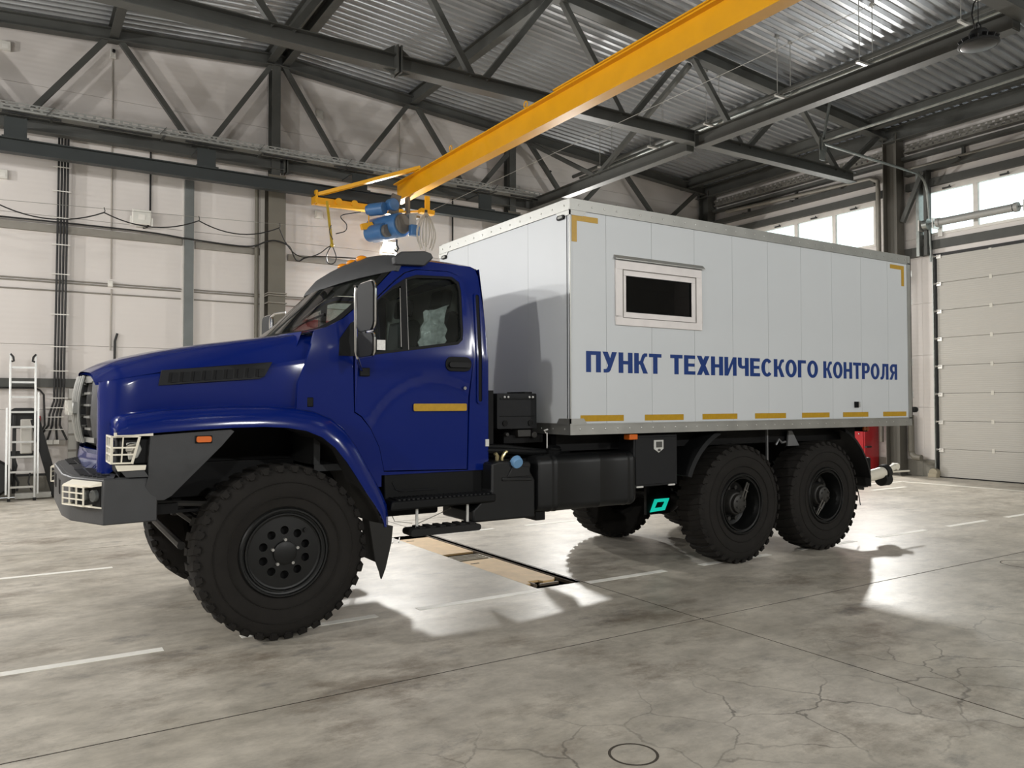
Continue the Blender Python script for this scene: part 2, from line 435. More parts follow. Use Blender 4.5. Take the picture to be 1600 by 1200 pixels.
pit = empty('inspection_pit', (4.3, 7.5, -.9), kind='structure')
b = MB(); b.box(PX0-.05, PX0, PY0-.05, PY1+.05, -.9, -.001); b.box(PX1, PX1+.03, PY0-.05, PY1+.05, -.9, -.001)
b.box(PX0, PX1, PY0-.05, PY0, -.9, -.001); b.box(PX0, PX1, PY1, PY1+.05, -.9, -.001); b.box(PX0-.05, PX1+.03, PY0-.05, PY1+.05, -.95, -.9)
b.build('pit_lining', 'pit_dark', pit, smooth=0)
b = MB()
for x in (PX0+.012, PX1-.012): b.bar((x, PY0, -.035), (x, PY1, -.035), .022, .03)
b.build('pit_rail', 'pit_steel', pit)
def cover(name, x0, x1, y0, y1, label, notch):
    t = empty(name, ((x0+x1)/2, (y0+y1)/2, -.05), label, 'cover')
    n = .09
    poly = [(x0, y0), (x1, y0), (x1, y1), (x0, y1)]
    if notch: poly = [(x0, y0), (x0+.06, y0), (x0+.08, y0+.09), (x0+.2, y0+.09), (x0+.22, y0+.03), (x1-.06, y0+.03), (x1, y0+.1), (x1, y1), (x0, y1)]
    b = MB(); b.prism(poly, 'z', -.028, -.006); b.build('cover_board', 'ply_cover', t, bevel=.003)
    b = MB(); b.box(x0+.03, x0+.13, y1-.17, y1-.145, -.0065, -.0045); b.build('hand_slot', 'pit_dark', t, smooth=0)
    b = MB(); b.box(x0+.01, x0+.035, y0+.01, y1-.01, -.055, -.028); b.box(x1-.035, x1-.01, y0+.12, y1-.01, -.055, -.028); b.build('bearer', 'pit_steel', t)
    return t
cover('pit_cover', 4.075, 4.475, 7.86, 9.02, 'tan board covering the far end of the pit under the truck', False)
cover('pit_cover', 4.075, 4.48, 6.17, 7.42, 'tan board with a notched end covering the near part of the pit', True)
b = MB(); b.cyl((4.15, 6.12, -.02), (4.15, 6.2, -.02), .022, n=10); b.box(4.2, 4.42, 6.12, 6.145, -.03, -.01); b.build('hinge_bar', 'pit_steel', pit)
b = MB(); b.box(PX0, PX1-.06, 7.47, 7.78, -.06, -.02)
for k in range(4): b.box(PX0+.03, PX1-.1, 7.50+.07*k, 7.52+.07*k, -.02, -.008)
b.build('pit_roller_plate', mat('roller_grey', '#8d8574', .6, .2), pit)
# the pit's cross branch at the far end
b = MB(); b.box(3.62, PX0-.05, 9.10, 9.2, -.003, .0015); b.build('pit_slot', 'pit_dark', pit, smooth=0)
b = MB(); b.bar((3.9, 8.82, .006), (4.05, 9.12, .006), .012, .006); b.bar((3.98, 8.82, .006), (4.13, 9.12, .006), .012, .006); b.build('slot_edge', 'tray_metal', pit)

# ------------------------------------------------------------------ walls
def clip_top(x): return deck_z(x)-.02
wall_back = empty('wall_back', (4.7, YW+.1, 0), kind='structure')
cuts = [XL, -4.45, 4.55, 10.7, XW]
seams = [0, .39, 1.59, 2.79, 3.99, 5.19, 6.39, 7.59, 9.3]
for a, c in zip(cuts[:-1], cuts[1:]):
    for z0, z1 in zip(seams[:-1], seams[1:]):
        g = .003
        if z1 > 9:
            xs = sorted({a+g, c-g} | ({RIDGE} if a < RIDGE < c else set()))
            poly = [(a+g, z0+g), (c-g, z0+g)]+[(x, clip_top(x)) for x in reversed(xs)]
        else: poly = [(a+g, z0+g), (c-g, z0+g), (c-g, z1-g), (a+g, z1-g)]
        b = MB(); b.prism(poly, 'y', YW, YW+.12); b.build('wall_panel', 'sandwich_panel' if z0 > 0 else 'concrete_plinth', wall_back, smooth=0)
b = MB(); b.prism([(XL-.2, 0), (XW+.2, 0), (XW+.2, clip_top(XW)), (RIDGE, clip_top(RIDGE)), (XL-.2, clip_top(XL))], 'y', YW+.121, YW+.2); b.build('wall_backing', 'panel_gap', wall_back, smooth=0)

wall_left = empty('wall_left', (XL-.1, 5, 0), kind='structure')
for z0, z1 in zip(seams[:-2]+[7.59], seams[1:-1]+[deck_z(XL)-.02]):
    b = MB(); b.box(XL-.12, XL, YF, YW+.12, z0+.003, z1-.003); b.build('wall_panel', 'sandwich_panel' if z0 > 0 else 'concrete_plinth', wall_left, smooth=0)
mat('front_panel_grey', '#b0afab', .6)
wall_front = empty('wall_front', (4.7, YF-.1, 0), kind='structure')
for z0, z1 in zip(seams[:-1], seams[1:]):
    poly = [(XL, z0+.003), (XW, z0+.003), (XW, z1-.003), (XL, z1-.003)] if z1 < 9 else [(XL, z0), (XW, z0), (XW, clip_top(XW)), (RIDGE, clip_top(RIDGE)), (XL, clip_top(XL))]
    b = MB(); b.prism(poly, 'y', YF-.12, YF); b.build('wall_panel', 'front_panel_grey' if z0 > 0 else 'concrete_plinth', wall_front, smooth=0)

# right wall with gates and window bands
wall_right = empty('wall_right', (XW+.1, 5, 0), kind='structure')
WZ0, WZ1, GZ = 5.50, 6.60, 5.03
gates = [(5.40, 9.90), (-.6, 3.9), (-6.3, -2.1)]
wins = [(5.30, 10.20), (11.33, 15.95), (-.7, 4.0)]
ys = sorted({YF, YW} | {v for g in gates+wins for v in g})
for y0, y1 in zip(ys[:-1], ys[1:]):
    m_ = (y0+y1)/2
    ing = any(a < m_ < c for a, c in gates); inw = any(a < m_ < c for a, c in wins)
    zz = [(0, .38, 'concrete_plinth')]+[(z0, z1, 'sandwich_panel') for z0, z1 in zip([.38, 1.58, 2.78, 3.98], [1.58, 2.78, 3.98, GZ])]
    if ing: zz = []
    zz += [(GZ, WZ0, 'sandwich_panel')]+([] if inw else [(WZ0, WZ1, 'sandwich_panel')])+[(WZ1, 7.30, 'sandwich_panel'), (7.30, deck_z(XW)-.02, 'sandwich_panel')]
    for z0, z1, m in zz:
        b = MB(); b.box(XW-(.06 if m == 'concrete_plinth' else 0), XW+.12, y0+.002, y1-.002, z0+.002, z1-.002); b.build('wall_panel', m, wall_right, smooth=0)
for (ya, yb, za, zb) in [(YF-.2, YW+.2, 0, WZ0-.01), (YF-.2, YW+.2, WZ1+.01, deck_z(XW)-.02)]+[(a, c, WZ0-.01, WZ1+.01) for a, c in ((YF-.2, wins[2][0]), (wins[2][1], wins[0][0]), (wins[0][1], wins[1][0]), (wins[1][1], YW+.2))]:
    b = MB(); b.box(XW+.121, XW+.2, ya, yb, za, zb); b.build('wall_backing', 'panel_gap', wall_right, smooth=0)  # unseen sheet added behind the panels to keep daylight out of the seams
b = MB(); b.box(XL-.2, XL-.121, YF-.2, YW+.2, 0, deck_z(XL)-.02); b.build('wall_backing', 'panel_gap', wall_left, smooth=0)  # added out of sight, blocks daylight at the left wall seams
b = MB(); b.box(XL-.1, XW+.1, YF-.2, YF-.121, 0, deck_z(XW)-.02); b.prism([(XL-.1, 8.1), (XW+.1, 8.1), (XW+.1, clip_top(XW)), (RIDGE, clip_top(RIDGE)), (XL-.1, clip_top(XL))], 'y', YF-.2, YF-.122); b.build('wall_backing', 'panel_gap', wall_front, smooth=0)  # added out of sight, blocks daylight at the front wall seams
for i, (y0, y1) in enumerate(wins):
    w = empty('window_%d' % (i+1), (XW+.06, (y0+y1)/2, WZ0), kind='structure')
    n = max(1, round((y1-y0)/1.14)); st = (y1-y0)/n
    b = MB(); b.box(XW-.01, XW+.08, y0, y1, WZ0, WZ0+.06); b.box(XW-.01, XW+.08, y0, y1, WZ1-.10, WZ1)
    b.box(XW-.01, XW+.08, y0, y0+.06, WZ0+.06, WZ1-.10); b.box(XW-.01, XW+.08, y1-.06, y1, WZ0+.06, WZ1-.10)
    b.build('window_frame', 'frame_white', w, bevel=.005)
    for k in range(1, n):
        b = MB(); yy = y1-k*st; b.box(XW-.015, XW+.08, yy-.05, yy+.05, WZ0+.06, WZ1-.10); b.build('mullion', 'frame_white', w, bevel=.005)
    for k in range(n):
        yy = y1-k*st; b = MB(); b.box(XW+.03, XW+.045, yy-st+.05, yy-.05, WZ0+.06, WZ1-.1); b.build('window_pane', 'window_glass', w, smooth=0)
        b = MB(); b.box(XW-.05, XW-.012, yy-st/2-.09, yy-st/2+.09, WZ1-.085, WZ1-.05); b.cyl((XW-.03, yy-st/2-.06, WZ1-.07), (XW-.09, yy-st/2-.10, WZ1-.045), .016, n=8)
        b.build('window_opener', mat('opener', '#3a3a3a', .4), w)
def rib_material():
    m = bpy.data.materials.new('gate_panel'); m.use_nodes = True; nt = m.node_tree; n = nt.nodes; l = nt.links; p = n['Principled BSDF']
    g = n.new('ShaderNodeNewGeometry'); nz = n.new('ShaderNodeTexNoise'); nz.inputs['Scale'].default_value = .7
    l.new(g.outputs['Position'], nz.inputs['Vector']); rp = n.new('ShaderNodeValToRGB')
    rp.color_ramp.elements[0].color = srgb('#b0ada6')+[1]; rp.color_ramp.elements[1].color = srgb('#bbb8b1')+[1]
    l.new(nz.outputs['Fac'], rp.inputs['Fac']); l.new(rp.outputs['Color'], p.inputs['Base Color']); p.inputs['Roughness'].default_value = .45
    wv = n.new('ShaderNodeTexWave'); wv.bands_direction = 'Z'; wv.inputs['Scale'].default_value = 7
    l.new(g.outputs['Position'], wv.inputs['Vector']); bp = n.new('ShaderNodeBump'); bp.inputs['Strength'].default_value = .35; bp.inputs['Distance'].default_value = .004
    l.new(wv.outputs['Fac'], bp.inputs['Height']); l.new(bp.outputs['Normal'], p.inputs['Normal']); MATS['gate_panel'] = m
rib_material()
for i, (y0, y1) in enumerate(gates):
    d = empty('door_%d' % (i+1), (XW+.05, (y0+y1)/2, 0), kind='structure')
    ns = 8; h = (GZ-.02)/ns
    for k in range(ns):
        b = MB(); b.box(XW-.02, XW+.03, y0+.06, y1-.06, .02+k*h+.003, .02+(k+1)*h-.003); b.build('gate_section', 'gate_panel', d, bevel=.004)
        for yy in (y0+.06, y1-.06):
            s = 1 if yy < (y0+y1)/2 else -1
            b = MB(); z = .02+(k+1)*h-.03
            b.box(XW-.045, XW-.02, yy, yy+s*.10, z-.04, z+.04); b.cyl((XW-.05, yy-s*.06, z+.015), (XW-.05, yy+s*.06, z+.015), .012, n=8); b.cyl((XW-.05, yy-s*.065, z+.015), (XW-.05, yy-s*.035, z+.015), .03, n=10)
            b.build('gate_roller', 'gate_bracket', d)
        for yy in (y1-1.22, y1-2.4, y1-3.5):
            b = MB(); b.box(XW-.028, XW-.02, yy-.03, yy+.03, .02+(k+1)*h-.045, .02+(k+1)*h+.045) if k < ns-1 else b.box(XW-.028, XW-.02, yy-.03, yy+.03, .02+(k+1)*h-.05, .02+(k+1)*h-.01); b.build('gate_hinge', 'gate_white', d)
    b = MB(); b.box(XW+.031, XW+.06, y0, y1, 0, GZ); b.build('gate_backing', 'panel_gap', d, smooth=0)  # added behind the sections to stop daylight leaking through their gaps
    b = MB(); b.box(XW-.03, XW+.02, y0+.06, y1-.06, 0, .02); b.build('gate_seal', 'rubber_black', d)
    b = MB()
    for yy, s in ((y0, 1), (y1, -1)): b.box(XW-.02, XW+.05, yy-s*.02, yy+s*.06, 0, GZ)
    b.build('gate_jamb', 'post_black', d, smooth=0)
    b = MB()
    for yy, s in ((y0, 1), (y1, -1)): b.box(XW-.10, XW-.04, yy-s*.005, yy+s*.012, .12, GZ)
    b.build('gate_track', 'galvanised', d, smooth=0)
    b = MB(); b.box(XW-.025, XW-.001, y0-.02, y1+.02, GZ-.02, GZ+.05); b.build('gate_head_seal', 'post_black', d, smooth=0)
    for yy in (y0-.02, y1+.02):
        b = MB(); b.tube([(XW-.02, yy, .1), (XW-.16, yy, .1)], .1, 14); b.box(XW-.2, XW-.05, yy-.1, yy+.1, 0, .09); b.build('jamb_guard', mat('guard_beige', '#a39a86', .7), d, bevel=.01)
    # counterbalance shaft with its springs, drums and brackets
    b = MB(); b.cyl((XW-.30, y0-.1, 5.72), (XW-.30, y1+.1, 5.72), .018, n=10); b.build('spring_shaft', 'galvanised', d)
    for ya, yb in ((y1-.30, y1-1.85), (y0+.4, y0+1.9)):
        b = MB(); n = 34
        pr = []
        for k in range(n): pr += [(.08, ya+(yb-ya)*k/n), (.086, ya+(yb-ya)*(k+.5)/n)]
        b.lathe(pr, (XW-.30, 0, 5.72), 'y', 14); b.cyl((XW-.30, ya, 5.72), (XW-.30, ya+(ya-yb)*.05, 5.72), .1, n=14); b.cyl((XW-.30, yb, 5.72), (XW-.30, yb-(ya-yb)*.05, 5.72), .1, n=14)
        b.build('torsion_spring', 'spring_grey', d)
    for yy in (y0-.02, y1+.02):
        b = MB(); b.cyl((XW-.30, yy-.05, 5.72), (XW-.30, yy+.05, 5.72), .11, n=18); b.cyl((XW-.30, yy-.07, 5.72), (XW-.30, yy-.05, 5.72), .13, n=18); b.build('cable_drum', 'galvanised', d)
    for yy in (y1+.16, y1-.16, y1-2.05, y0+.16):
        b = MB(); b.box(XW-.36, XW-.02, yy-.012, yy+.012, 5.60, 5.84); b.box(XW-.05, XW-.02, yy-.05, yy+.05, 5.45, 5.84); b.build('shaft_bracket', 'gate_bracket', d)
    # guide rails: up the jamb, round the bend and back under the roof
    for yy in (y0-.03, y1+.03):
        pts = [(XW-.09, yy, 4.9), (XW-.20, yy, 6.35)]+[(XW-.20-.45*(1-math.cos(math.radians(a))), yy, 6.40+.45*math.sin(math.radians(a))) for a in (15, 30, 45, 60, 75, 90)]+[(13.8, yy, 6.93)]
        b = MB(); b.tube(pts, .028, 8); b.build('guide_rail', 'galvanised', d)
        b = MB(); b.box(13.75, 13.83, yy-.02, yy+.02, 6.8, 7.05); b.prism([(13.72, 6.6), (13.9, 6.6), (13.98, 6.98), (13.72, 7.08)], 'y', yy+.03, yy+.04); b.bar((13.8, yy, 7.0), (14.1, yy, 8.1), .04, .04); b.build('rail_hanger', 'galvanised', d)
    b = MB(); b.tube([(13.78, y0-.1, 6.98), (13.78, y1+.1, 6.98)], .03, 8); b.build('back_hang_tube', 'galvanised', d)
    b = MB(); b.box(XW-.06, XW-.001, y0-.1, y1+.1, GZ+.16, GZ+.36); b.build('gate_lintel', 'steel_dark', d, smooth=0)

# ------------------------------------------------------------------ roof deck
ceiling = empty('ceiling', (RIDGE, 5, 9.2), kind='structure')
def deck(xa, xb):
    prof = []; per, dep = .2, .07; y = YF
    while y < YW:
        prof += [(y, 0), (y+.07, 0), (y+.10, dep), (y+.17, dep)]; y += per
    prof.append((y, 0))
    b = MB(); b.loft([[(x, p[0], deck_z(x)+p[1]) for p in prof] for x in (xa, xb)], False); b.build('roof_deck', 'deck_metal', ceiling, smooth=0)
deck(XL, RIDGE); deck(RIDGE, XW+.1)
b = MB(); b.prism([(XL-.2, deck_z(XL)+.12), (RIDGE, 9.32), (XW+.2, deck_z(XW)+.12), (XW+.2, deck_z(XW)+.3), (RIDGE, 9.5), (XL-.2, deck_z(XL)+.3)], 'y', YF-.2, YW+.3); b.build('roof_insulation', 'panel_gap', ceiling, smooth=0)

# ------------------------------------------------------------------ steel frame
STEP = 3.13
def chord_z(x): return 8.84-SLOPE*abs(x-RIDGE)      # underside of the top chord
def roof_truss(y, label, zb=6.70, span=(-6.7, 16.15)):
    t = empty('roof_truss', (RIDGE, y, zb), label, 'roof truss')
    for x0, x1 in ((XL+.3, RIDGE), (RIDGE, XW-.35)):
        b = MB(); b.ibeam((x0, y, chord_z(x0)+.12), (x1, y, chord_z(x1)+.12), .24, .20, .016, .012); b.build('top_chord', 'steel_dark', t)
    for x0, x1 in ((span[0], 4.83), (4.87, span[1])):
        b = MB(); b.ibeam((x0, y, zb+.115), (x1, y, zb+.115), .23, .20, .016, .012); b.build('bottom_chord', 'steel_dark', t)
    b = MB()
    for x in (4.82, 4.88): b.box(x-.012, x+.012, y-.13, y+.13, zb-.05, zb+.36)
    for s in (-1, 1):
        b.prism([(4.85+s*.03, zb+.23), (4.85+s*.28, zb+.23), (4.85+s*.03, zb+.40)], 'y', y-.008, y+.008)
        b.prism([(4.85+s*.03, zb), (4.85+s*.22, zb), (4.85+s*.03, zb-.07)], 'y', y-.008, y+.008)
    b.build('splice_plate', 'steel_dark', t)
    for k in range(-4, 4):
        xb = RIDGE+STEP*(k+.5)
        for s in (-1, 1):
            xt = xb+s*STEP/2
            b = MB(); b.bar((xb+s*.12, y, zb+.22), (xt-s*.13, y, chord_z(xt)+.02), .10, .10, (0, 1, 0)); b.build('diagonal', 'steel_dark', t)
    return t
roof_truss(10.85, 'steel roof truss crossing over the crane girder in mid hall')
roof_truss(16.62, 'steel roof truss standing against the back wall above the cable tray', 6.63, (XL+.2, XW-.3))
roof_truss(4.95, 'steel roof truss nearest the viewer with a lamp hung under it')
roof_truss(-1.0, 'steel roof truss behind the viewer')
for x in [RIDGE-.16, RIDGE+.16]+[RIDGE+STEP*k for k in (-4, -3, -2, -1, 1, 2, 3)]+[16.75]:
    b = MB(); z = deck_z(x)-.15; b.ibeam((x, YF, z), (x, YW-.02, z), .29, .16, .016, .012); o = b.build('roof_purlin', 'steel_dark'); structure(o)
b = MB(); z = 7.98; b.ibeam((XW-.33, YF, z), (XW-.33, YW, z), .34, .2, .018, .014); structure(b.build('eaves_beam', 'steel_dark'))
b = MB(); b.box(XW-.2, XW-.01, YF, YW, 7.35, 7.43); structure(b.build('eaves_angle', 'steel_dark'))
# longitudinal tie beams and their bracing between the trusses
for y0, y1, lab in ((10.97, 16.45, 'steel tie beam between the back wall truss and the middle truss'), (5.07, 10.73, 'steel tie beam between the middle truss and the nearest truss')):
    t = empty('tie_beam', (11.1, (y0+y1)/2, 6.8), lab, 'tie beam')
    b = MB(); b.ibeam((11.1, y0, 6.72), (11.1, y1, 6.72), .26, .20, .016, .012); b.build('beam', 'steel_dark', t)
    b = MB(); b.box(11.0, 11.2, y0-.014, y0+.004, 6.6, 6.9); b.box(11.0, 11.2, y1-.004, y1+.014, 6.6, 6.9); b.build('end_plate', 'steel_dark', t)
    if y0 > 10:
        for ya, yb in ((13.75, 10.95), (13.95, 16.5)):
            b = MB(); b.bar((11.1, ya, 6.86), (11.1, yb, 8.3), .09, .09); b.build('brace', 'steel_dark', t)
# columns
def column(x, y, z1, w, d, label, m='steel_column', upper=None):
    t = empty('steel_column', (x, y, 0), kind='structure'); t['label'] = label; t['category'] = 'column'
    b = MB(); b.ibeam((x, y, 0.02), (x, y, z1), d, w, .016, .012, (0, 1, 0)); b.build('shaft', m, t)
    b = MB(); b.box(x-w*.7, x+w*.7, y-d*.7, y+d*.7, 0, .02); b.build('base_plate', m, t)
    if upper:
        b = MB(); b.ibeam((x-.02, y, z1), (x-.02, y, chord_z(x)), d*.8, w*.5, .012, .01, (0, 1, 0)); b.build('upper_post', 'steel_dark', t)
    return t
mat('steel_mid', '#57544d', .55, 0, .05, 3)
column(4.67, 16.70, 6.5, .36, .36, 'tall grey steel column in the middle of the back wall', upper=True)
column(10.6, 16.70, 6.5, .36, .36, 'grey steel column of the back wall behind the white van body', upper=True)
column(-1.6, 16.70, 6.5, .36, .36, 'grey steel column of the back wall left of the ladder', upper=True)
column(XW-.25, 10.72, 8.0, .30, .34, 'dark steel column between the gates on the gate wall', 'steel_mid')
column(XW-.25, 4.7, 8.0, .30, .34, 'steel column between the second and third gate', 'steel_column')
column(XW-.25, 16.6, 8.0, .30, .34, 'dark steel column in the corner of the hall', 'steel_dark')
column(XL+.25, 10.72, 8.0, .30, .34, 'steel column on the wall opposite the gates', 'steel_column')
for yy in (9.98, 10.16):
    b = MB(); b.box(XW-.22, XW-.02, yy-.035, yy+.035, GZ+.02, 7.0); o = structure(b.build('gate_post', 'steel_dark' if yy < 10.1 else 'galvanised'))
for y0, y1 in ((-1, 4.4), (4.95, 10.5), (10.95, 16.6)):
    b = MB(); b.box(XW-.12, XW-.001, y0, y1, WZ1+.03, WZ1+.20); structure(b.build('window_girt', 'steel_dark', smooth=0))
    b = MB(); b.box(XW-.20, XW-.001, y0+(.3 if y0 > 10 else 0), y1, 6.98, 7.10); structure(b.build('wall_girt', 'steel_dark', smooth=0))
b = MB(); b.box(XW-.10, XW-.001, 9.95, 10.6, 5.06, 5.28); structure(b.build('wall_girt', 'steel_dark', smooth=0))
b = MB(); b.bar((XW-.25, 10.5, 5.9), (XW-.25, 10.0, 6.95), .10, .10); structure(b.build('knee_brace', 'steel_dark'))
b = MB(); b.box(XL, 2.82, YW-.10, YW-.001, 2.0, 2.16); b.box(3.16, 4.45, YW-.10, YW-.001, 2.0, 2.16); structure(b.build('wall_girt', 'steel_dark', smooth=0))
t = empty('wall_post', (2.98, YW-.06, 0), kind='structure')
b = MB(); b.box(2.90, 3.07, YW-.12, YW-.002, .4, 6.2); b.build('post', mat('galvanised_dull', '#6d7170', .45, .3, .12, 3), t, smooth=0)
b = MB(); b.box(2.875, 2.90, YW-.03, YW-.002, .4, 6.2); b.box(3.07, 3.095, YW-.03, YW-.002, .4, 6.2); b.build('edge_trim', 'frame_white', t, smooth=0)
# ------------------------------------------------------------------ crane
RY, RZ = 15.9, 6.0
def runway(y, label):
    t = empty('crane_runway', (4.7, y, RZ), label, 'crane beam')
    b = MB(); b.ibeam((XL+.3, y, RZ+.12), (16.9, y, RZ+.12), .25, .18, .018, .012); b.build('beam', 'steel_runway', t)
    for k in range(-4, 4):
        x = RIDGE+STEP*(k+.5)
        b = MB(); b.box(x-.17, x+.17, y+.02, y+.05, RZ+.25, RZ+.625); b.box(x-.2, x+.2, y-.09, y+.09, RZ+.245, RZ+.27)
        if y > 10: b.box(x-.17, x+.17, y+.05, 16.55, 6.595, 6.625)
        b.build('hanger', 'steel_runway', t)
    return t
runway(RY, 'dark crane runway beam hung along the back wall')
runway(1.2, 'dark crane runway beam above the viewer')
gx = 6.98
t = empty('bridge_crane', (gx, 8.5, 6.2), 'yellow overhead crane girder spanning the hall above the truck', 'crane')
b = MB(); b.ibeam((gx, .6, 6.2), (gx, 15.55, 6.2), .42, .20, .022, .02); b.build('girder', 'crane_yellow', t)
b = MB(); b.box(gx-.13, gx+.13, .6, 9.6, 6.41, 6.43); b.build('cap_plate', 'crane_yellow', t)
for y in (15.1, 13.2, 11.4):
    b = MB(); b.box(gx-.02, gx+.02, y, y+.06, 6.41, 6.46); b.build('rail_stop', 'crane_yellow', t)
for y in (12.95, 14.5, 10.4):
    b = MB(); b.tube([(gx-.09, y+.05*math.cos(q), 6.47+.05*math.sin(q)) for q in [2*PI*k/12 for k in range(12)]], .01, 6, closed=True); b.build('lifting_eye', 'crane_yellow', t)
# end carriage under the runway, with arms to the girder
b = MB(); b.bar((5.30, RY, 5.90), (7.25, RY, 5.90), .16, .14); b.build('end_carriage', 'crane_yellow', t, bevel=.006)
b = MB(); b.bar((5.32, 15.86, 6.03), (6.95, 14.35, 6.47), .09, .07); b.build('side_arm', 'crane_yellow', t)
b = MB(); b.bar((5.28, RY-.1, 5.98), (5.28, RY+.18, 5.98), .05, .26); b.build('carriage_end', 'crane_yellow', t)
b = MB()
for x in (5.75, 6.1): b.cyl((x, RY-.12, 5.93), (x, RY+.12, 5.93), .075, n=14)
b.build('carriage_roller', 'crane_yellow', t)
b = MB(); b.bar((5.55, 15.75, 5.80), (6.55, 15.75, 5.86), .05, .06); b.build('tie_bar', 'crane_yellow', t)
b = MB(); b.bar((5.46, 15.7, 5.88), (5.52, 15.55, 4.95), .045, .035); b.sphere((5.52, 15.55, 4.94), .045, 10, 6); b.build('cable_arm', mat('arm_olive', '#b59a2e', .5), t)
b = MB(); b.bar((7.22, 14.6, 5.98), (7.22, 14.6, 5.66), .10, .05); b.bar((7.05, 14.6, 5.66), (7.36, 14.6, 5.64), .14, .09); b.bar((7.22, 14.72, 5.7), (6.75, 15.2, 5.7), .04, .04); b.build('buffer_arm', 'crane_yellow', t)
b = MB(); b.tube([(7.36, 15.4, 5.72), (7.36, 1.0, 5.76)], .004, 5); b.build('guide_wire', 'wire_steel', t)

h = empty('electric_hoist', (6.55, 14.95, 5.5), 'blue electric hoist hanging under the far end of the yellow girder', 'hoist')
b = MB(); b.cyl((6.22, 15.25, 5.70), (6.42, 14.95, 5.70), .13, n=18); b.cyl((6.18, 15.3, 5.70), (6.22, 15.25, 5.70), .10, n=18); b.build('travel_motor', 'hoist_blue', h, bevel=.01)
b = MB(); b.cyl((6.58, 15.05, 5.80), (6.62, 14.90, 5.80), .13, n=18); b.build('travel_gear', 'hoist_blue', h, bevel=.01)
b = MB(); b.cyl((6.42, 15.55, 5.34), (6.72, 14.75, 5.36), .25, n=24); b.build('drum', 'hoist_blue', h, bevel=.02)
b = MB(); b.cyl((6.70, 14.80, 5.37), (6.735, 14.70, 5.37), .20, n=24); b.build('drum_cover', 'hoist_grey', h, bevel=.015)
b = MB(); b.cyl((6.25, 15.35, 5.22), (6.42, 14.90, 5.22), .17, n=20); b.build('hoist_motor', 'hoist_blue', h, bevel=.012)
b = MB(); b.cyl((6.42, 14.90, 5.22), (6.45, 14.83, 5.22), .13, n=20); b.build('motor_fan_cover', 'hoist_grey', h)
b = MB(); b.box(6.88, 7.05, 14.75, 15.0, 5.30, 5.62); b.build('switch_box', mat('switch_grey', '#8b8f92', .4), h, bevel=.012)
b = MB(); b.box(6.86, 7.06, 14.6, 14.74, 5.14, 5.36); b.build('brake_housing', 'hoist_blue', h, bevel=.012)
b = MB(); b.bar((6.62, 14.98, 5.6), (6.7, 14.98, 6.02), .2, .06); b.bar((6.95, 14.98, 5.6), (6.95, 14.98, 6.0), .05, .16); b.box(6.6, 7.2, 14.9, 15.06, 5.58, 5.63); b.build('trolley_frame', 'hoist_grey', h)
b = MB(); b.prism([(6.02, 5.38), (6.25, 5.45), (6.30, 5.36), (6.22, 5.28), (6.05, 5.27)], 'y', 15.2, 15.3); b.bar((6.2, 15.25, 5.35), (6.2, 15.25, 5.70), .02, .02); b.build('limit_stop', 'crane_yellow', h)
b = MB(); b.tube([(6.76, 15.1, 5.12), (6.76, 15.1, 5.0), (6.80, 15.1, 4.93), (6.76, 15.1, 4.86), (6.70, 15.1, 4.90)], .022, 8); b.build('hook', 'tool_black', h)
# the coil of flat cable hanging by the hoist
c = empty('cable_bundle', (7.12, 14.5, 5.5), 'looped bundle of grey cable hanging beside the blue hoist', 'cable')
b = MB(); rnd = random.Random(3)
for k in range(16):
    a = 2*PI*k/16; rr = .16+.05*rnd.random(); dz = .66+.16*rnd.random()
    p = [(7.12, 14.45, 5.62)]
    for i in range(1, 10):
        q = i/9; p.append((7.12+rr*math.cos(a)*math.sin(q*PI*.8), 14.45+rr*math.sin(a)*math.sin(q*PI*.8), 5.62-dz*q))
    b.tube(p, .011, 5)
b.build('cable_loops', mat('cable_grey', '#a7a29a', .5), c)
b = MB(); b.tube([(7.12, 14.45, 5.65), (7.12, 14.45, 5.5)], .03, 8); b.build('cable_tie', 'tool_black', c)

# festoon cable on its wire, running along the back wall
t = empty('festoon_cable', (2, 15.5, 5.0), 'thin black cable sagging from a steel wire along the back wall', 'cable')
b = MB(); b.tube([(XL+.2, 15.5, 4.83), (4.47, 15.5, 5.235), (5.5, 15.5, 5.30)], .004, 5); b.build('guide_wire', 'wire_steel', t)
px = [-3.45, -1.83, -.25, 1.34, 2.92, 4.43]
def wz(x): return 4.83+(x-XL)*.0317
b = MB()
for a, c in zip(px[:-1], px[1:]): b.tube(sag((a, 15.5, wz(a)-.07), (c, 15.5, wz(c)-.07), .19), .011, 6)
b.tube(curve([(4.43, 15.5, 5.14), (4.55, 15.52, 4.9), (4.75, 15.53, 4.68), (5.0, 15.54, 4.64), (5.25, 15.55, 4.74), (5.42, 15.55, 4.88), (5.50, 15.55, 4.93)]), .011, 6)
b.tube(curve([(5.5, 15.55, 4.93), (5.40, 15.53, 4.72), (5.42, 15.53, 4.58), (5.50, 15.53, 4.55), (5.58, 15.53, 4.60), (5.60, 15.53, 4.72), (5.53, 15.55, 4.93)]), .011, 6)
b.tube(curve([(5.52, 15.5, 5.05), (5.45, 15.5, 5.2), (5.50, 15.55, 5.35)]), .01, 6)
b.tube(curve([(5.62, 15.6, 5.2), (5.82, 15.6, 5.28), (5.85, 15.6, 5.42), (5.75, 15.65, 5.6), (6.2, 15.7, 5.75)]), .011, 6)
b.build('cable', 'cable_black', t)
b = MB()
for x in px: b.tube([(x, 15.5, wz(x)+.02), (x+.015, 15.5, wz(x)-.04), (x, 15.5, wz(x)-.075)], .008, 5)
b.build('runner_hooks', 'tool_black', t)

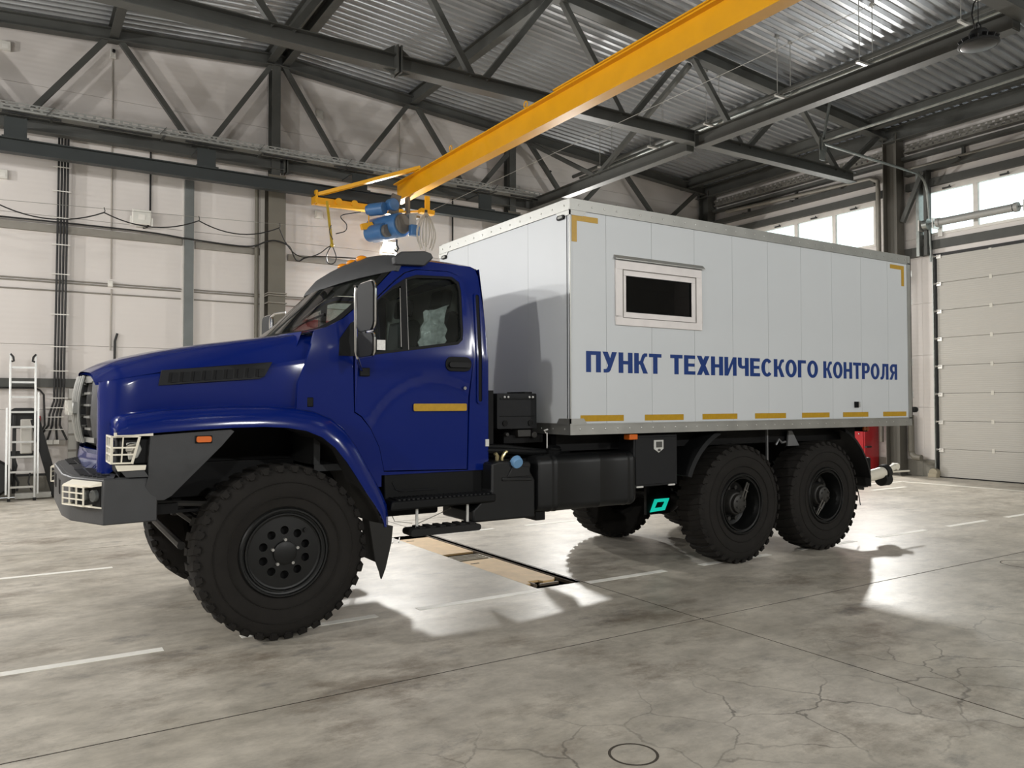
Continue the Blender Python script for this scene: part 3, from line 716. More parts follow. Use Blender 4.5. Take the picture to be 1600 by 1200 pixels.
# ------------------------------------------------------------------ trays, pipes and cables on the back wall
t = empty('cable_tray', (2, 16.2, 6.9), 'perforated grey cable tray running along the foot of the back wall truss', 'cable tray')
b = MB(); y0 = 16.17
b.box(XL+.3, 16.9, y0-.002, y0, 6.955, 6.975); b.box(XL+.3, 16.9, y0-.002, y0, 6.895, 6.925); b.box(XL+.3, 16.9, y0-.002, y0, 6.83, 6.862)
x = -1.2
while x < 12.0:
    b.box(x, x+.045, y0-.002, y0, 6.92, 6.958); b.box(x+.07, x+.115, y0-.002, y0, 6.858, 6.898); x += .15
b.box(XL+.3, 16.9, y0, y0+.24, 6.828, 6.832); b.box(XL+.3, 16.9, y0+.24, y0+.243, 6.83, 6.97)
b.build('side_rail', 'tray_metal', t, smooth=0)
for k in range(-2, 8):
    x = .55+1.86*k; b = MB(); b.box(x-.02, x+.02, y0-.02, 16.52, 6.805, 6.828); b.bar((x-.08, y0-.02, 6.83), (x+.04, y0-.02, 6.99), .02, .01); b.build('tray_bracket', 'steel_dark', t)
for k in range(-1, 8):
    x = 1.3+1.5*k; b = MB(); b.tube([(x, y0+.05, 6.80), (x+.5, y0+.02, 6.79), (x+.9, y0+.06, 6.80)], .018, 6); b.build('tray_cable', 'cable_black', t)
def panel_tray(x0, x1, z0, z1, label):
    o = MB().box(x0, x1, YW-.06, YW-.001, z0, z1).build('cable_trunking', 'tray_grey', bevel=.004); return tag(o, label, 'trunking')
panel_tray(XL, 2.86, 4.88, 5.02, 'flat grey cable trunking across the wall behind the floodlight')
panel_tray(3.11, 4.42, 4.84, 4.98, 'short grey cable trunking between the galvanised post and the column')
panel_tray(5.0, 16.8, 4.78, 4.92, 'grey cable trunking on the wall right of the column, running behind the truck')
def tubes(name, lists, r, m, label, cat='pipe', n=6):
    b = MB()
    for p in lists: b.tube(p, r, n)
    return tag(b.build(name, m), label, cat)
yw = YW-.03
tubes('black_cable', [curve([(-1.3, 16.74, 5.05), (1.9, 16.76, 5.06), (3.0, yw-.12, 5.0), (4.1, yw-.12, 4.97), (4.44, 16.45, 5.06), (4.65, 16.44, 5.09), (4.91, 16.45, 5.0), (5.2, yw-.06, 4.78), (5.6, yw-.05, 4.92), (7.4, yw-.05, 4.99), (9.5, yw-.05, 4.95)])], .016, 'cable_black', 'black cable laid along the top of the wall trunking', 'cable')
pm = 'tray_grey'
for z, lab in ((4.00, 'upper thin grey conduit across the back wall'), (3.955, 'second thin grey conduit across the back wall, just under the upper one'), (3.80, 'lowest thin grey conduit across the back wall')):
    tubes('wall_conduit', [[(XL, YW-.016, z), (2.85, YW-.016, z)], [(3.1, YW-.016, z), (4.48, YW-.016, z), (4.48, 16.46, z-.0), (4.86, 16.46, z), (4.88, YW-.016, z), (10.2, YW-.016, z)]], .014, pm, lab, 'conduit')
tubes('wall_conduit', [[(1.59, YW-.016, 2.72), (1.60, YW-.016, 3.9)], [(1.59, YW-.016, 4.1), (1.58, YW-.016, 8.4)]], .014, mat('conduit_pale', '#aaa49c', .5), 'thin pale upright conduit under a small white sensor', 'conduit')
tubes('wall_conduit', [[(7.62, YW-.016, 6.98), (7.62, YW-.016, 8.3)]], .014, 'conduit_pale', 'short pale upright conduit below the sensor near the yellow girder', 'conduit')
tubes('black_cable', [[(9.03, YW-.03, 3.6), (9.03, YW-.03, 6.75)]], .02, 'cable_black', 'single black cable down the wall between hoist and van body', 'cable')
tubes('black_cable', [[(1.66, YW-.03, 2.0), (1.67, YW-.03, 2.9), (1.71, YW-.03, 3.05)]], .022, 'cable_black', 'short black cable end rising from behind the blue hood', 'cable')
tubes('black_cable', [[(2.27, YW-.03, 6.75), (2.27, YW-.03, 5.3), (2.22, YW-.05, 5.17), (2.14, YW-.06, 5.14)]], .018, 'cable_black', 'black cable dropping to the unlit white floodlight', 'cable')
yr = 16.79
c = empty('cable_run', (.72, YW-.04, 3.8), 'bundle of parallel black cables clipped down the wall beside the ladder', 'cable')
b = MB()
for k in range(4):
    o = (k-1.5)*.05
    b.tube([(.77+o, yr, 6.78), (.765+o, yr, 5.4), (.75+o, yr, 3.2), (.74+o, yr, 1.75), (.68+o*1.15, yr, 1.5), (.67+o*1.2, yr, 1.30), (.65+o*2.6, yr, 1.10), (.64+o*3.2, yr, 1.02)], .019, 6)
b.build('cable', 'cable_black', c)
for z in (6.1, 5.65, 5.15, 4.65, 4.1, 3.35, 2.75, 2.3, 1.8, 1.62, 1.45, 1.22):
    b = MB(); b.box(.60 if z > 1.7 else .53, .89 if z > 1.7 else .82, yr-.026, yr+.01, z-.008, z+.008); b.build('cable_clip', 'white_plastic', c)
b = MB(); b.tube([(XL, yr, 2.02), (.36, yr, 1.98), (.44, yr, 1.94), (.50, yr, 1.86), (.52, yr, 1.3), (.42, yr, 1.06)], .017, 6); b.build('branch_cable', 'cable_black', c)
b = MB(); b.box(.45, .86, yr-.03, YW-.001, .93, 1.02); b.build('cable_outlet', 'tray_grey', c, bevel=.005)
b = MB(); b.box(.55, .65, yr-.06, yr-.03, .95, 1.03); b.box(.66, .75, yr-.06, yr-.03, .95, 1.03); b.build('socket', 'white_plastic', c, bevel=.005)
# light panels between the dark uprights near the floor
t = empty('utility_panel', (.98, YW-.05, 1.2), 'narrow pale panel with horizontal straps on the wall behind the truck nose', 'panel')
b = MB(); b.box(.90, 1.04, YW-.05, YW-.001, .4, 1.98); b.build('panel_sheet', mat('pale_panel', '#c3c2bd', .4), t, bevel=.004)
b = MB()
for z in (.8, 1.1, 1.35, 1.75): b.box(.90, 1.04, YW-.056, YW-.05, z, z+.04)
b.build('panel_strap', 'tray_grey', t)
b = MB(); b.box(1.06, 1.3, YW-.12, YW-.001, .0, 1.98); tag(b.build('dark_upright', 'tool_black'), 'dark upright on the wall just behind the truck grille', 'upright')
tubes('wall_pipe', [[(4.31, 16.75, .1), (4.31, 16.75, 6.45)]], .045, 'steel_column', 'thin grey upright pipe just left of the middle column', 'pipe', 10)
b = MB(); b.box(4.38, 4.47, 16.74, 16.78, .1, 6.4); tag(b.build('pale_upright', mat('pale_strip', '#b7b3ab', .45), bevel=.003), 'pale grey upright strip between the thin pipe and the middle column', 'upright')
def small_box(x, z, label, w=.11, h=.11, cap=False):
    t = empty('wall_sensor', (x, YW-.04, z), label, 'sensor')
    b = MB(); b.box(x-w/2, x+w/2, YW-.07, YW-.001, z-h/2, z+h/2); b.build('sensor_case', 'white_sensor', t, bevel=.008)
    if cap: b = MB(); b.cyl((x+.01, YW-.075, z+.03), (x+.01, YW-.11, z+.05), .03, n=10); b.build('sensor_lens', 'tool_black', t)
    else: b = MB(); b.box(x-w*.3, x+w*.3, YW-.075, YW-.07, z-h*.3, z+h*.1); b.build('sensor_lid', 'white_plastic', t)
small_box(1.58, 8.47, 'white camera high on the wall at the top of the pale conduit', .10, .18, True)
small_box(7.62, 8.44, 'white camera on the wall between the truss diagonals left of the girder', .10, .16, True)
small_box(5.68, 8.10, 'small white box on the wall behind the diagonal right of the middle column', .16, .16)
small_box(5.68, 5.86, 'small white box on the wall left of the crane end carriage', .17, .17)
small_box(-.17, 8.2, 'small white box on the wall at the upper edge of view', .17, .17)
small_box(-.19, 5.85, 'small white box on the wall under the runway beam by the view edge', .17, .17)
small_box(1.58, 4.0, 'tiny white junction box where the pale conduit meets the thin conduits', .09, .12)
small_box(11.9, 7.75, 'white camera on the wall above the van body', .10, .16, True)

# ------------------------------------------------------------------ services on the gate wall and under the roof
dp = tubes('drain_pipe', [[(XW-.16, 15.9, 7.28), (XW-.16, 11.35, 7.14), (XW-.2, 11.14, 7.02), (XW-.22, 11.12, 6.8), (XW-.22, 11.12, .75)]], .055, 'tray_grey', 'grey drain pipe bending down beside the gate wall column', 'pipe', 12)
wp = tubes('wall_pipe', [[(XW-.16, 10.5, 7.12), (XW-.16, -1, 7.12)]], .045, 'tray_grey', 'grey pipe high along the gate wall above the right window', 'pipe', 10)
tubes('drain_pipe', [[(XW-.16, 10.42, 1.4), (XW-.16, 10.42, .60), (XW-.20, 10.38, .50), (XW-.28, 10.26, .44), (XW-.3, 10.1, .43)]], .07, 'steel_column', 'thick grey pipe elbow above the concrete plinth', 'pipe', 12)
for o in (dp, wp): ORG[o.name] = Vector(o.location)
for y in (15.2, 13.6, 12.1, 9.2, 7.4, 5.8):
    b = MB(); b.box(XW-.3, XW-.02, y-.025, y+.025, 7.06, 7.09); b.box(XW-.06, XW-.002, y-.03, y+.03, 7.05, 7.45); b.build('pipe_bracket', 'steel_dark', dp if y > 11 else wp)
t = empty('perforated_tray', (XW-.12, 13.6, 7.62), 'perforated grey cable tray under the eaves of the gate wall', 'cable tray')
for ya, yb in ((-1, 4.45), (4.95, 10.48), (10.96, 16.35)):
    b = MB(); b.box(XW-.22, XW-.216, ya, yb, 7.52, 7.545); b.box(XW-.22, XW-.216, ya, yb, 7.60, 7.625); b.box(XW-.22, XW-.216, ya, yb, 7.68, 7.70)
    y = max(ya, 6.5)
    while y < yb-.13: b.box(XW-.22, XW-.216, y, y+.095, 7.54, 7.61); b.box(XW-.22, XW-.216, y+.05, y+.145, 7.62, 7.685); y += .15
    b.box(XW-.216, XW-.03, ya, yb, 7.518, 7.524); b.build('tray_side', mat('tray_dull', '#77756f', .5, .2), t, smooth=0)
t = empty('ceiling_pipes', (12.3, 9, 7.6), 'pair of dark heating pipes hung on rods beneath the roof', 'pipes')
b = MB(); b.tube([(12.2, 16.2, 7.55), (12.2, -2, 7.55)], .045, 10); b.build('pipe', 'steel_dark', t)
b = MB(); b.tube([(12.42, 16.2, 7.55), (12.42, -2, 7.55)], .03, 10); b.build('pipe', 'galvanised', t)
for y in (15.0, 13.2, 11.5, 9.7, 8.0, 6.3, 4.5):
    b = MB(); b.box(12.05, 12.6, y-.025, y+.025, 7.465, 7.5); b.build('clamp_rail', 'gate_bracket', t)
    for x in (12.12, 12.5):
        b = MB(); b.cyl((x, y, 7.47), (x, y, deck_z(x)-.01), .008, n=6); b.box(x-.03, x+.03, y-.03, y+.03, deck_z(x)-.06, deck_z(x)-.005); b.build('hanger_rod', 'tray_metal', t)
t = empty('high_bay_lamp', (9.92, 4.95, 6.1), 'black finned high bay lamp hanging unlit from the nearest truss', 'lamp')
c0 = Vector((9.92, 4.95, 6.04))
b = MB(); b.lathe([(.0, .0), (.21, 0), (.23, .015), (.225, .03), (.16, .07), (.11, .085), (.11, .16), (.09, .19), (0, .19)], c0, 'z', 28); b.build('lamp_body', 'tool_black', t)
b = MB()
for k in range(14):
    a = 2*PI*k/14; d = Vector((math.cos(a), math.sin(a), 0)); b.bar(c0+d*.10+Vector((0, 0, .10)), c0+d*.215+Vector((0, 0, .045)), .01, .07)
b.build('cooling_fin', 'tool_black', t)
b = MB(); b.lathe([(0, -.004), (.19, -.004), (.2, .002)], c0, 'z', 28); b.build('lamp_lens', 'lamp_dark_glass', t)
b = MB(); b.tube([c0+Vector((.05*math.cos(q), 0, .235+.05*math.sin(q))) for q in [2*PI*k/14 for k in range(14)]], .011, 6, closed=True); b.build('ring', 'tool_black', t)
b = MB(); b.tube([c0+Vector((0, 0, .28)), c0+Vector((0, 0, .68))], .006, 5); b.tube([c0+Vector((-.08, 0, .18)), c0+Vector((-.15, 0, .35)), c0+Vector((-.1, 0, .5)), c0+Vector((.02, 0, .62))], .009, 6); b.build('suspension', 'tool_black', t)
b = MB(); b.box(9.86, 9.98, 4.88, 5.0, 6.62, 6.70); b.build('junction_box', 'white_sensor', t, bevel=.01)

# red cabinets
t = empty('red_cabinet', (17.4, 11.60, .9), 'red steel cabinet standing by the gate wall column behind the truck', 'cabinet')
b = MB(); b.box(17.12, 17.68, 11.28, 11.95, 0, 1.9); b.build('cabinet_body', 'red_cabinet', t, bevel=.01)
b = MB(); b.box(17.105, 17.12, 11.32, 11.91, .05, 1.85); b.build('cabinet_door', 'red_cabinet', t, bevel=.004)
b = MB(); b.sphere((17.10, 11.42, .95), .022, 10, 6); b.build('door_knob', 'chrome', t)
b = MB(); b.box(17.1, 17.3, 11.22, 11.28, .62, .66); b.build('side_catch', 'tool_black', t)
t = empty('red_wall_box', (5.5, YW-.15, 3.3), 'red box on the back wall seen through the windscreen', 'box')
b = MB(); b.prism([(5.0, 3.1), (5.95, 3.1), (5.95, 3.5), (5.25, 3.5)], 'y', YW-.30, YW-.001); b.build('box_case', 'red_box', t, bevel=.01)
b = MB(); b.box(5.45, 5.8, YW-.306, YW-.30, 3.24, 3.28); b.build('box_plate', 'white_plastic', t)
b = MB(); b.box(.27, .46, YW-.012, YW-.001, 1.33, 1.47); tag(b.build('red_sign', 'red_box'), 'small red sign on the wall behind the ladder', 'sign')

# ------------------------------------------------------------------ ladder and the stand behind it
t = empty('ladder', (.17, 16.3, 0), 'tall aluminium ladder leaning on the back wall left of the truck nose', 'ladder')
def lad(x, z): return (x, 16.20+.20*z/2.6, z)
for x in (-.02, .36):
    b = MB(); b.bar(lad(x, .03), lad(x, 2.58), .035, .075); b.build('rail', 'aluminium', t, bevel=.004)
    b = MB(); b.bar(lad(x, 0), lad(x, .05), .05, .085); b.build('foot', 'rubber_black', t)
    b = MB(); s = 1 if x < .1 else -1; p = lad(x, 2.5); b.tube([(p[0]+s*.0, p[1]-.03, p[2]+.07), (p[0]+s*.04, p[1]-.05, p[2]+.02), (p[0]+s*.05, p[1]-.04, p[2]-.05), (p[0]+s*.015, p[1]-.03, p[2]-.06)], .018, 7); b.build('hook', 'tool_black', t)
for k in range(9):
    z = .24+.262*k; b = MB(); b.bar(lad(-.005, z), lad(.345, z), .035, .035); b.build('rung', 'aluminium', t)
for x in (-.065, .405):
    b = MB(); b.bar((x, 16.17, .12), (x, 16.33, 1.62 if x < .1 else 1.9), .03, .06); b.build('outer_rail', 'aluminium', t)
t = empty('folding_stand', (.3, 16.55, 0), 'black frame stand with sloping legs behind the ladder', 'stand')
b = MB(); b.bar((.36, 16.5, 1.42), (.72, 16.5, .0), .06, .15); b.build('leg', 'tool_black', t, bevel=.01)
b = MB(); b.bar((.05, 16.62, 1.5), (.05, 16.62, .1), .06, .14); b.build('leg', 'tool_black', t, bevel=.01)
b = MB(); b.prism(rrect(-.02, .40, 1.25, 1.62, .09), 'y', 16.6, 16.66); b.build('top_frame', 'tool_black', t, bevel=.008)
b = MB(); b.box(-.02, .35, 16.6, 16.66, .72, .85); b.box(.02, .62, 16.52, 16.58, .40, .44); b.build('crossbar', 'tool_black', t, bevel=.006)
b = MB(); b.box(.14, .33, 16.56, 16.6, .80, 1.42); b.build('pale_board', mat('pale_board', '#d2cfc8', .5), t, bevel=.02)
b = MB(); b.box(.07, .62, 16.35, 16.5, .02, .12); b.build('base_bar', mat('pale_metal', '#b9b9b4', .4, .3), t, bevel=.008)
b = MB(); b.tube([(.05, 16.45, .75), (.09, 16.44, .6), (.06, 16.44, .45), (.12, 16.44, .3), (.1, 16.44, .15)], .02, 6); b.tube([(.3, 16.45, .5), (.27, 16.44, .3), (.32, 16.44, .15)], .014, 6); b.build('hanging_strap', 'tool_black', t)
c = empty('round_casing', (-.28, 16.3, .35), 'dark round casing half out of view at the foot of the ladder', 'casing')
b = MB(); b.lathe([(.12, -.09), (.30, -.10), (.34, -.06), (.34, .06), (.30, .10), (.12, .09)], (-.30, 16.42, .40), 'y', 28, True); b.build('casing_ring', 'tool_black', c)
b = MB(); b.lathe([(0, -.04), (.12, -.06), (.13, .0)], (-.30, 16.42, .40), 'y', 20); b.build('casing_hub', 'tool_grey', c)
# ------------------------------------------------------------------ the truck
mat('paint_blue', '#061d68', .13, 0, .02, 2, spec=.45)
mat('plastic_grey', '#37383a', .6, 0, .06, 12, .08, 120)
mat('plastic_dark', '#1b1c1e', .55, 0, .06, 12, .05, 90, spec=.25)
mat('plastic_black', '#0e0f10', .55, 0, .06, 10, .05, 90, spec=.2)
mat('chassis_black', '#0a0a0b', .55, 0, .15, 8, spec=.2)
mat('tank_black', '#131415', .42, 0, .08, 6, spec=.35)
mat('tyre_rubber', '#201e1c', .85, 0, .12, 9, .15, 60, spec=.25)
mat('rim_black', '#0d0e0e', .42, 0, .12, 9, spec=.35)
mat('lug_dark', '#302f2d', .5, .2)
mat('bright_metal', '#dcdcd8', .3, .25, .03)
mat('bumper_grey', '#3a3b3d', .5, 0, .06, 10, .08, 90)
mat('guard_white', '#e8e2d2', .4, 0, .03)
mat('box_white', '#c9cdd0', .40, 0, .02, 1.2, .02, 3)
mat('box_inside', '#3c3f40', .8)
mat('alu_rail', '#a6a6a2', .42, .8, .07, 5, rvar=.08)
mat('reflect_yellow', '#b28a05', .35, 0, .08, 30)
mat('letter_blue', '#0a3274', .4, spec=.3)
mat('pvc_white', '#e2dddb', .3)
mat('cap_blue', '#6f9bc4', .4)
mat('teal_glow', '#12d3b8', .4, emit='#1fe0c4', estr=.55)
mat('seat_black', '#17181a', .8)
mat('cab_lining', '#b4b4ad', .8)
mat('dash_black', '#252627', .6)
FILM = mat('plastic_film', '#f2f4f2', .12, 0, .25, 26, 1.0, 16)
FILM.node_tree.nodes['Principled BSDF'].inputs['Alpha'].default_value = .78
mat('paper', '#e6e6e2', .6, 0, .12, 60)
mat('grille_silver', '#9a9b98', .35, .6)
mat('badge_silver', '#e9e7df', .3, .5)
mat('mirror_glass', '#4a4c4d', .12, .6)
mat('lamp_lens', '#c9cac6', .1, .4)
mat('fog_lens', '#6f7272', .12, .6)
mat('mirror_shell', '#121314', .6, spec=.2)
mat('mud_rubber', '#171614', .7)
glass('cab_glass', '#e2e8e6'); glass('lamp_glass', '#f4f4f0'); glass('van_glass', '#4a5251')
CY = 6.83
truck = empty('truck', (4.6, CY, 0), 'blue bonneted six-wheeled truck with a white van body standing on the hall floor', 'truck')
def lerp_t(tab, x):
    if x <= tab[0][0]: return tab[0][1]
    for (a, u), (b_, v) in zip(tab[:-1], tab[1:]):
        if x <= b_: return u+(v-u)*(x-a)/(b_-a)
    return tab[-1][1]
def smooth_t(tab, x):
    n = len(tab)
    if x <= tab[0][0]: return tab[0][1]
    if x >= tab[-1][0]: return tab[-1][1]
    for i in range(n-1):
        if x <= tab[i+1][0]:
            x0, y0 = tab[i]; x1, y1 = tab[i+1]; h = x1-x0; t = (x-x0)/h
            m0 = (y1-tab[max(i-1, 0)][1])/(x1-tab[max(i-1, 0)][0]); m1 = (tab[min(i+2, n-1)][1]-y0)/(tab[min(i+2, n-1)][0]-x0)
            return (2*t**3-3*t*t+1)*y0+(t**3-2*t*t+t)*h*m0+(-2*t**3+3*t*t)*y1+(t**3-t*t)*h*m1
def side_d(z): return 1.03 if z < 2.08 else 1.03-.10*(z-2.08)-.05*max(0, z-2.6)
SIDE = {}
def side_fn(sgn, proud=0., thick=.03, bulge=None):
    """maps (x, z) to the cab side; sgn -1 near side, +1 far side"""
    def f(x, z, k):
        d = side_d(z)+proud-(thick if k else 0)
        if bulge and not k: d += bulge(x, z)
        return (x, CY+sgn*d, z)
    return f
body_out = [(3.45, 1.12), (3.45, 2.05), (3.43, 2.45), (3.395, 2.78), (3.37, 2.84), (3.32, 2.865), (2.95, 2.87), (2.78, 2.86), (2.66, 2.815), (2.59, 2.76), (2.44, 2.605), (2.26, 2.43), (2.16, 2.345), (2.04, 2.275), (1.93, 2.24), (1.90, 2.12), (1.855, 1.98), (1.80, 1.84), (1.79, 1.60), (2.0, 1.54), (2.13, 1.44), (2.25, 1.28), (2.34, 1.12), (2.40, 1.03), (2.47, 1.03), (2.47, 1.12)]
door_out = [(2.245, 2.325), (2.245, 1.62), (2.30, 1.585), (2.38, 1.49), (2.455, 1.34), (2.495, 1.15), (3.25, 1.13), (3.265, 1.74), (3.305, 2.07), (3.295, 2.4), (3.275, 2.58), (3.24, 2.71), (3.19, 2.775), (3.10, 2.80), (2.80, 2.79), (2.70, 2.755), (2.60, 2.675), (2.42, 2.505)]
def shrink(poly, e):
    n = len(poly); o = []
    for i in range(n):
        p0, p1, p2 = Vector(poly[i-1]), Vector(poly[i]), Vector(poly[(i+1) % n])
        n1 = Vector((-(p1-p0).y, (p1-p0).x)).normalized(); n2 = Vector((-(p2-p1).y, (p2-p1).x)).normalized()
        m = (n1+n2); m = m.normalized() if m.length > 1e-6 else n1
        o.append(tuple(p1+m*e/max(.4, m.dot(n1))))
    return o
rear_pane = [(2.695, 2.135), (3.15, 2.205), (3.185, 2.235), (3.19, 2.30), (3.19, 2.64), (3.175, 2.70), (3.12, 2.735), (3.05, 2.735), (2.80, 2.72), (2.715, 2.695)]
quarter = [(2.285, 2.07), (2.645, 2.125), (2.655, 2.64), (2.58, 2.605), (2.48, 2.53), (2.36, 2.42), (2.285, 2.335)]
opening = [(2.27, 2.05), (3.155, 2.18), (3.20, 2.22), (3.21, 2.30), (3.21, 2.64), (3.195, 2.715), (3.13, 2.757), (2.80, 2.745), (2.70, 2.71), (2.58, 2.63), (2.36, 2.44), (2.27, 2.35)]
def door_bulge(x, z):
    # pressed arch above the step and a soft waist line
    r = math.hypot(x-2.95, (z-1.25)*1.0); v = -.016*max(0, min(1, (.66-r)/.04)) if z < 1.98 else 0
    v += .010*max(0, min(1, (z-1.96)/.05)) if z > 1.96 else 0
    return v
for sgn, nm in ((-1, 'near'), (1, 'far')):
    b = MB(); hole = shrink(door_out, -.004) if True else door_out
    b.plate(body_out, [hole], side_fn(sgn), .08); b.build('cab_side', 'paint_blue', truck, smooth=25)
    b = MB(); b.plate(shrink(door_out, .004), [opening], side_fn(sgn, .004, .035, door_bulge), .045); door = b.build('door', 'paint_blue', truck, smooth=30)
    for pane, gname in ((rear_pane, 'window_pane'), (quarter, 'quarter_pane')):
        b = MB(); b.plate(dense(pane, .07), [], side_fn(sgn, -.012, .005), .12); b.build(gname, 'cab_glass', door, smooth=0)
    b = MB(); b.plate(dense(shrink(opening, -.010), .07), [dense(rear_pane, .07), dense(quarter, .07)], side_fn(sgn, .010, .03), 0); b.build('window_seal', 'plastic_black', door, smooth=0)
    b = MB(); dd = 1.03+.002
    b.tube([(2.635, CY+sgn*(side_d(2.14)+.012), 2.14), (2.645, CY+sgn*(side_d(2.62)+.012), 2.62)], .006, 6); b.tube([(2.70, CY+sgn*(side_d(2.14)+.012), 2.12), (2.705, CY+sgn*(side_d(2.7)+.012), 2.70)], .004, 6); b.build('window_divider_trim', 'chrome', door)
    b = MB(); b.plate([(2.115, 2.055), (2.243, 2.055), (2.243, 2.325), (2.22, 2.315), (2.125, 2.185)], [], side_fn(sgn, .007, .012), 0); b.build('corner_trim', 'plastic_black', truck, smooth=0)
    # handle
    b = MB(); y = CY+sgn*1.040
    b.prism(rrect(3.03, 3.275, 1.955, 2.075, .055, 6), 'y', y-.012, y+.012); hd = b.build('door_handle', 'plastic_black', door, bevel=.006)
    b = MB(); y = CY+sgn*1.062; b.prism(rrect(3.055, 3.255, 1.985, 2.03, .02, 4), 'y', y-.012, y+.012)
    b.build('handle_grip', 'plastic_dark', door, bevel=.006)
    b = MB(); b.cyl((3.215, CY+sgn*1.03, 1.815), (3.215, CY+sgn*1.048, 1.815), .014, n=12); b.build('door_lock', 'chrome', door)
    b = MB(); y = CY+sgn*1.036; b.prism(rrect(2.745, 3.235, 1.625, 1.685, .01, 3), 'y', y-.004, y+.004); b.build('reflective_strip', 'reflect_yellow', door)
    b = MB(); b.prism(rrect(3.345, 3.385, 1.70, 2.66, .019, 6), 'y', CY+sgn*1.0, CY+sgn*1.034) if False else b.plate(dense(rrect(3.345, 3.385, 1.70, 2.62, .019, 6), .06), [], side_fn(sgn, .006, .02), 0); b.build('vent_slot', 'chassis_black', truck, smooth=0)
    b = MB(); b.plate(dense(rrect(3.333, 3.397, 1.68, 2.64, .029, 6), .06), [dense(rrect(3.347, 3.383, 1.70, 2.62, .018, 6), .06)], side_fn(sgn, .014, .02), 0); b.build('slot_rim', 'paint_blue', truck, smooth=30)
    b = MB(); b.box(3.42, 3.452, CY+sgn*.99, CY+sgn*1.04, 1.32, 1.38); b.build('hinge', 'bright_metal', truck)
    # sill and steps
    b = MB(); b.box(2.50, 3.47, CY+sgn*.72, CY+sgn*1.015, .905, 1.13); sl = b.build('sill', 'plastic_black', truck, bevel=.012)
    b = MB(); b.tube([(2.57, CY+sgn*1.016, 1.06), (2.60, CY+sgn*1.018, 1.0), (2.64, CY+sgn*1.018, .985), (2.95, CY+sgn*1.018, .985)], .008, 6); b.build('sill_crease', 'plastic_dark', sl)
    b = MB(); b.prism([(2.47, .855), (3.42, .865), (3.42, .935), (2.49, .93)], 'y', CY+sgn*.75, CY+sgn*1.21); st = b.build('step', 'plastic_black', truck, bevel=.015)
    b = MB()
    for k in range(22):
        x = 2.54+.04*k; b.box(x, x+.02, CY+sgn*.9, CY+sgn*1.20, .93, .942)
    b.build('step_tread', 'plastic_dark', st)
    b = MB(); b.box(2.42, 3.0, CY+sgn*.62, CY+sgn*.98, .78, .86); b.build('step_bracket', 'chassis_black', st, bevel=.02)
    b = MB(); b.prism(rrect(2.64, 3.27, .645, .70, .025, 4), 'y', CY+sgn*1.05, CY+sgn*1.22)
    for k in range(6): b.box(2.72+.09*k, 2.77+.09*k, CY+sgn*1.06, CY+sgn*1.21, .70, .712)
    b.build('lower_step', 'rubber_black', st, bevel=.008)
    for x in (2.73, 3.19):
        b = MB(); b.cyl((x, CY+sgn*1.13, .69), (x, CY+sgn*1.13, .87), .012, n=8); b.build('step_rod', 'bright_metal', st)
b = MB(); y = CY-1.028; b.box(2.43, 2.50, y-.004, y, 2.11, 2.19); b.build('paper_sticker', 'paper', truck)

# ---- cab shell: roof, rear wall, windscreen
edge = [(1.88, 2.236), (2.04, 2.275), (2.16, 2.345), (2.26, 2.43), (2.44, 2.605), (2.59, 2.76), (2.66, 2.815)]
ctr = [(1.79, 2.235), (1.86, 2.29), (1.98, 2.395), (2.10, 2.51), (2.28, 2.69), (2.44, 2.85), (2.50, 2.90)]
rings = []
for (ex, ez), (cx, cz) in zip(edge, ctr):
    de = side_d(ez)-.012-(.13 if ex < 1.9 else .05 if ex < 2.05 else 0); ring = []
    for i in range(-8, 9):
        u = abs(i)/8; w = u**2.4; ring.append((cx+(ex-cx)*w, CY+math.copysign(de*u, i), cz+(ez-cz)*w))
    rings.append(ring)
b = MB(); b.loft(rings, False); b.loft([[(p[0]+.006, p[1], p[2]-.006) for p in r] for r in rings], False); b.build('windscreen', 'cab_glass', truck)
def strip(ringA, ringB, name, m, off=.004, parent=truck):
    b = MB(); b.loft([ringA, ringB], False); b.loft([[(p[0]+.012, p[1], p[2]-.012) for p in r] for r in (ringA, ringB)], False); return b.build(name, m, parent)
lift = lambda r, t=.004: [(p[0]-t, p[1], p[2]+t) for p in r]
mid = [tuple(Vector(a).lerp(Vector(c), .35)) for a, c in zip(rings[0], rings[1])]
strip(lift(rings[0]), lift(mid), 'windscreen_lower_seal', 'plastic_black')
b = MB(); b.loft([[(p[0]-.004, p[1], p[2]+.004) for p in rings[0]], [(p[0]-.05, p[1], p[2]-.13) for p in rings[0]]], False); b.build('windscreen_base', 'paint_blue', truck)
for s in (0, 1):
    pts = [r[-1 if s else 0] for r in rings]; pin = [r[-2 if s else 1] for r in rings]
    q = [tuple(Vector(a).lerp(Vector(c), .55)) for a, c in zip(pts, pin)]
    strip(lift(pts), lift(q), 'pillar_trim', 'plastic_black')
roof_st = [(2.50, 2.66), (2.62, 2.76), (2.80, 2.86), (3.0, 3.0), (3.2, 3.2), (3.33, 3.33), (3.40, 3.385), (3.435, 3.42)]
zc = [2.90, 2.935, 2.965, 2.98, 2.97, 2.955, 2.93, 2.87]; ze = [2.815, 2.845, 2.86, 2.87, 2.868, 2.865, 2.845, 2.79]
rr = []
for (xc, xe), a, e in zip(roof_st, zc, ze):
    de = side_d(e)-.005; ring = []
    for i in range(-10, 11):
        u = abs(i)/10; ring.append((xc+(xe-xc)*u, CY+math.copysign(de*u, i), e+(a-e)*(1-u**3.2)))
    rr.append(ring)
b = MB(); b.loft(rr, False); b.loft([[(p[0], p[1], p[2]-.03) for p in r] for r in rr], False); b.build('cab_roof', 'paint_blue', truck)
b = MB()
rear = []
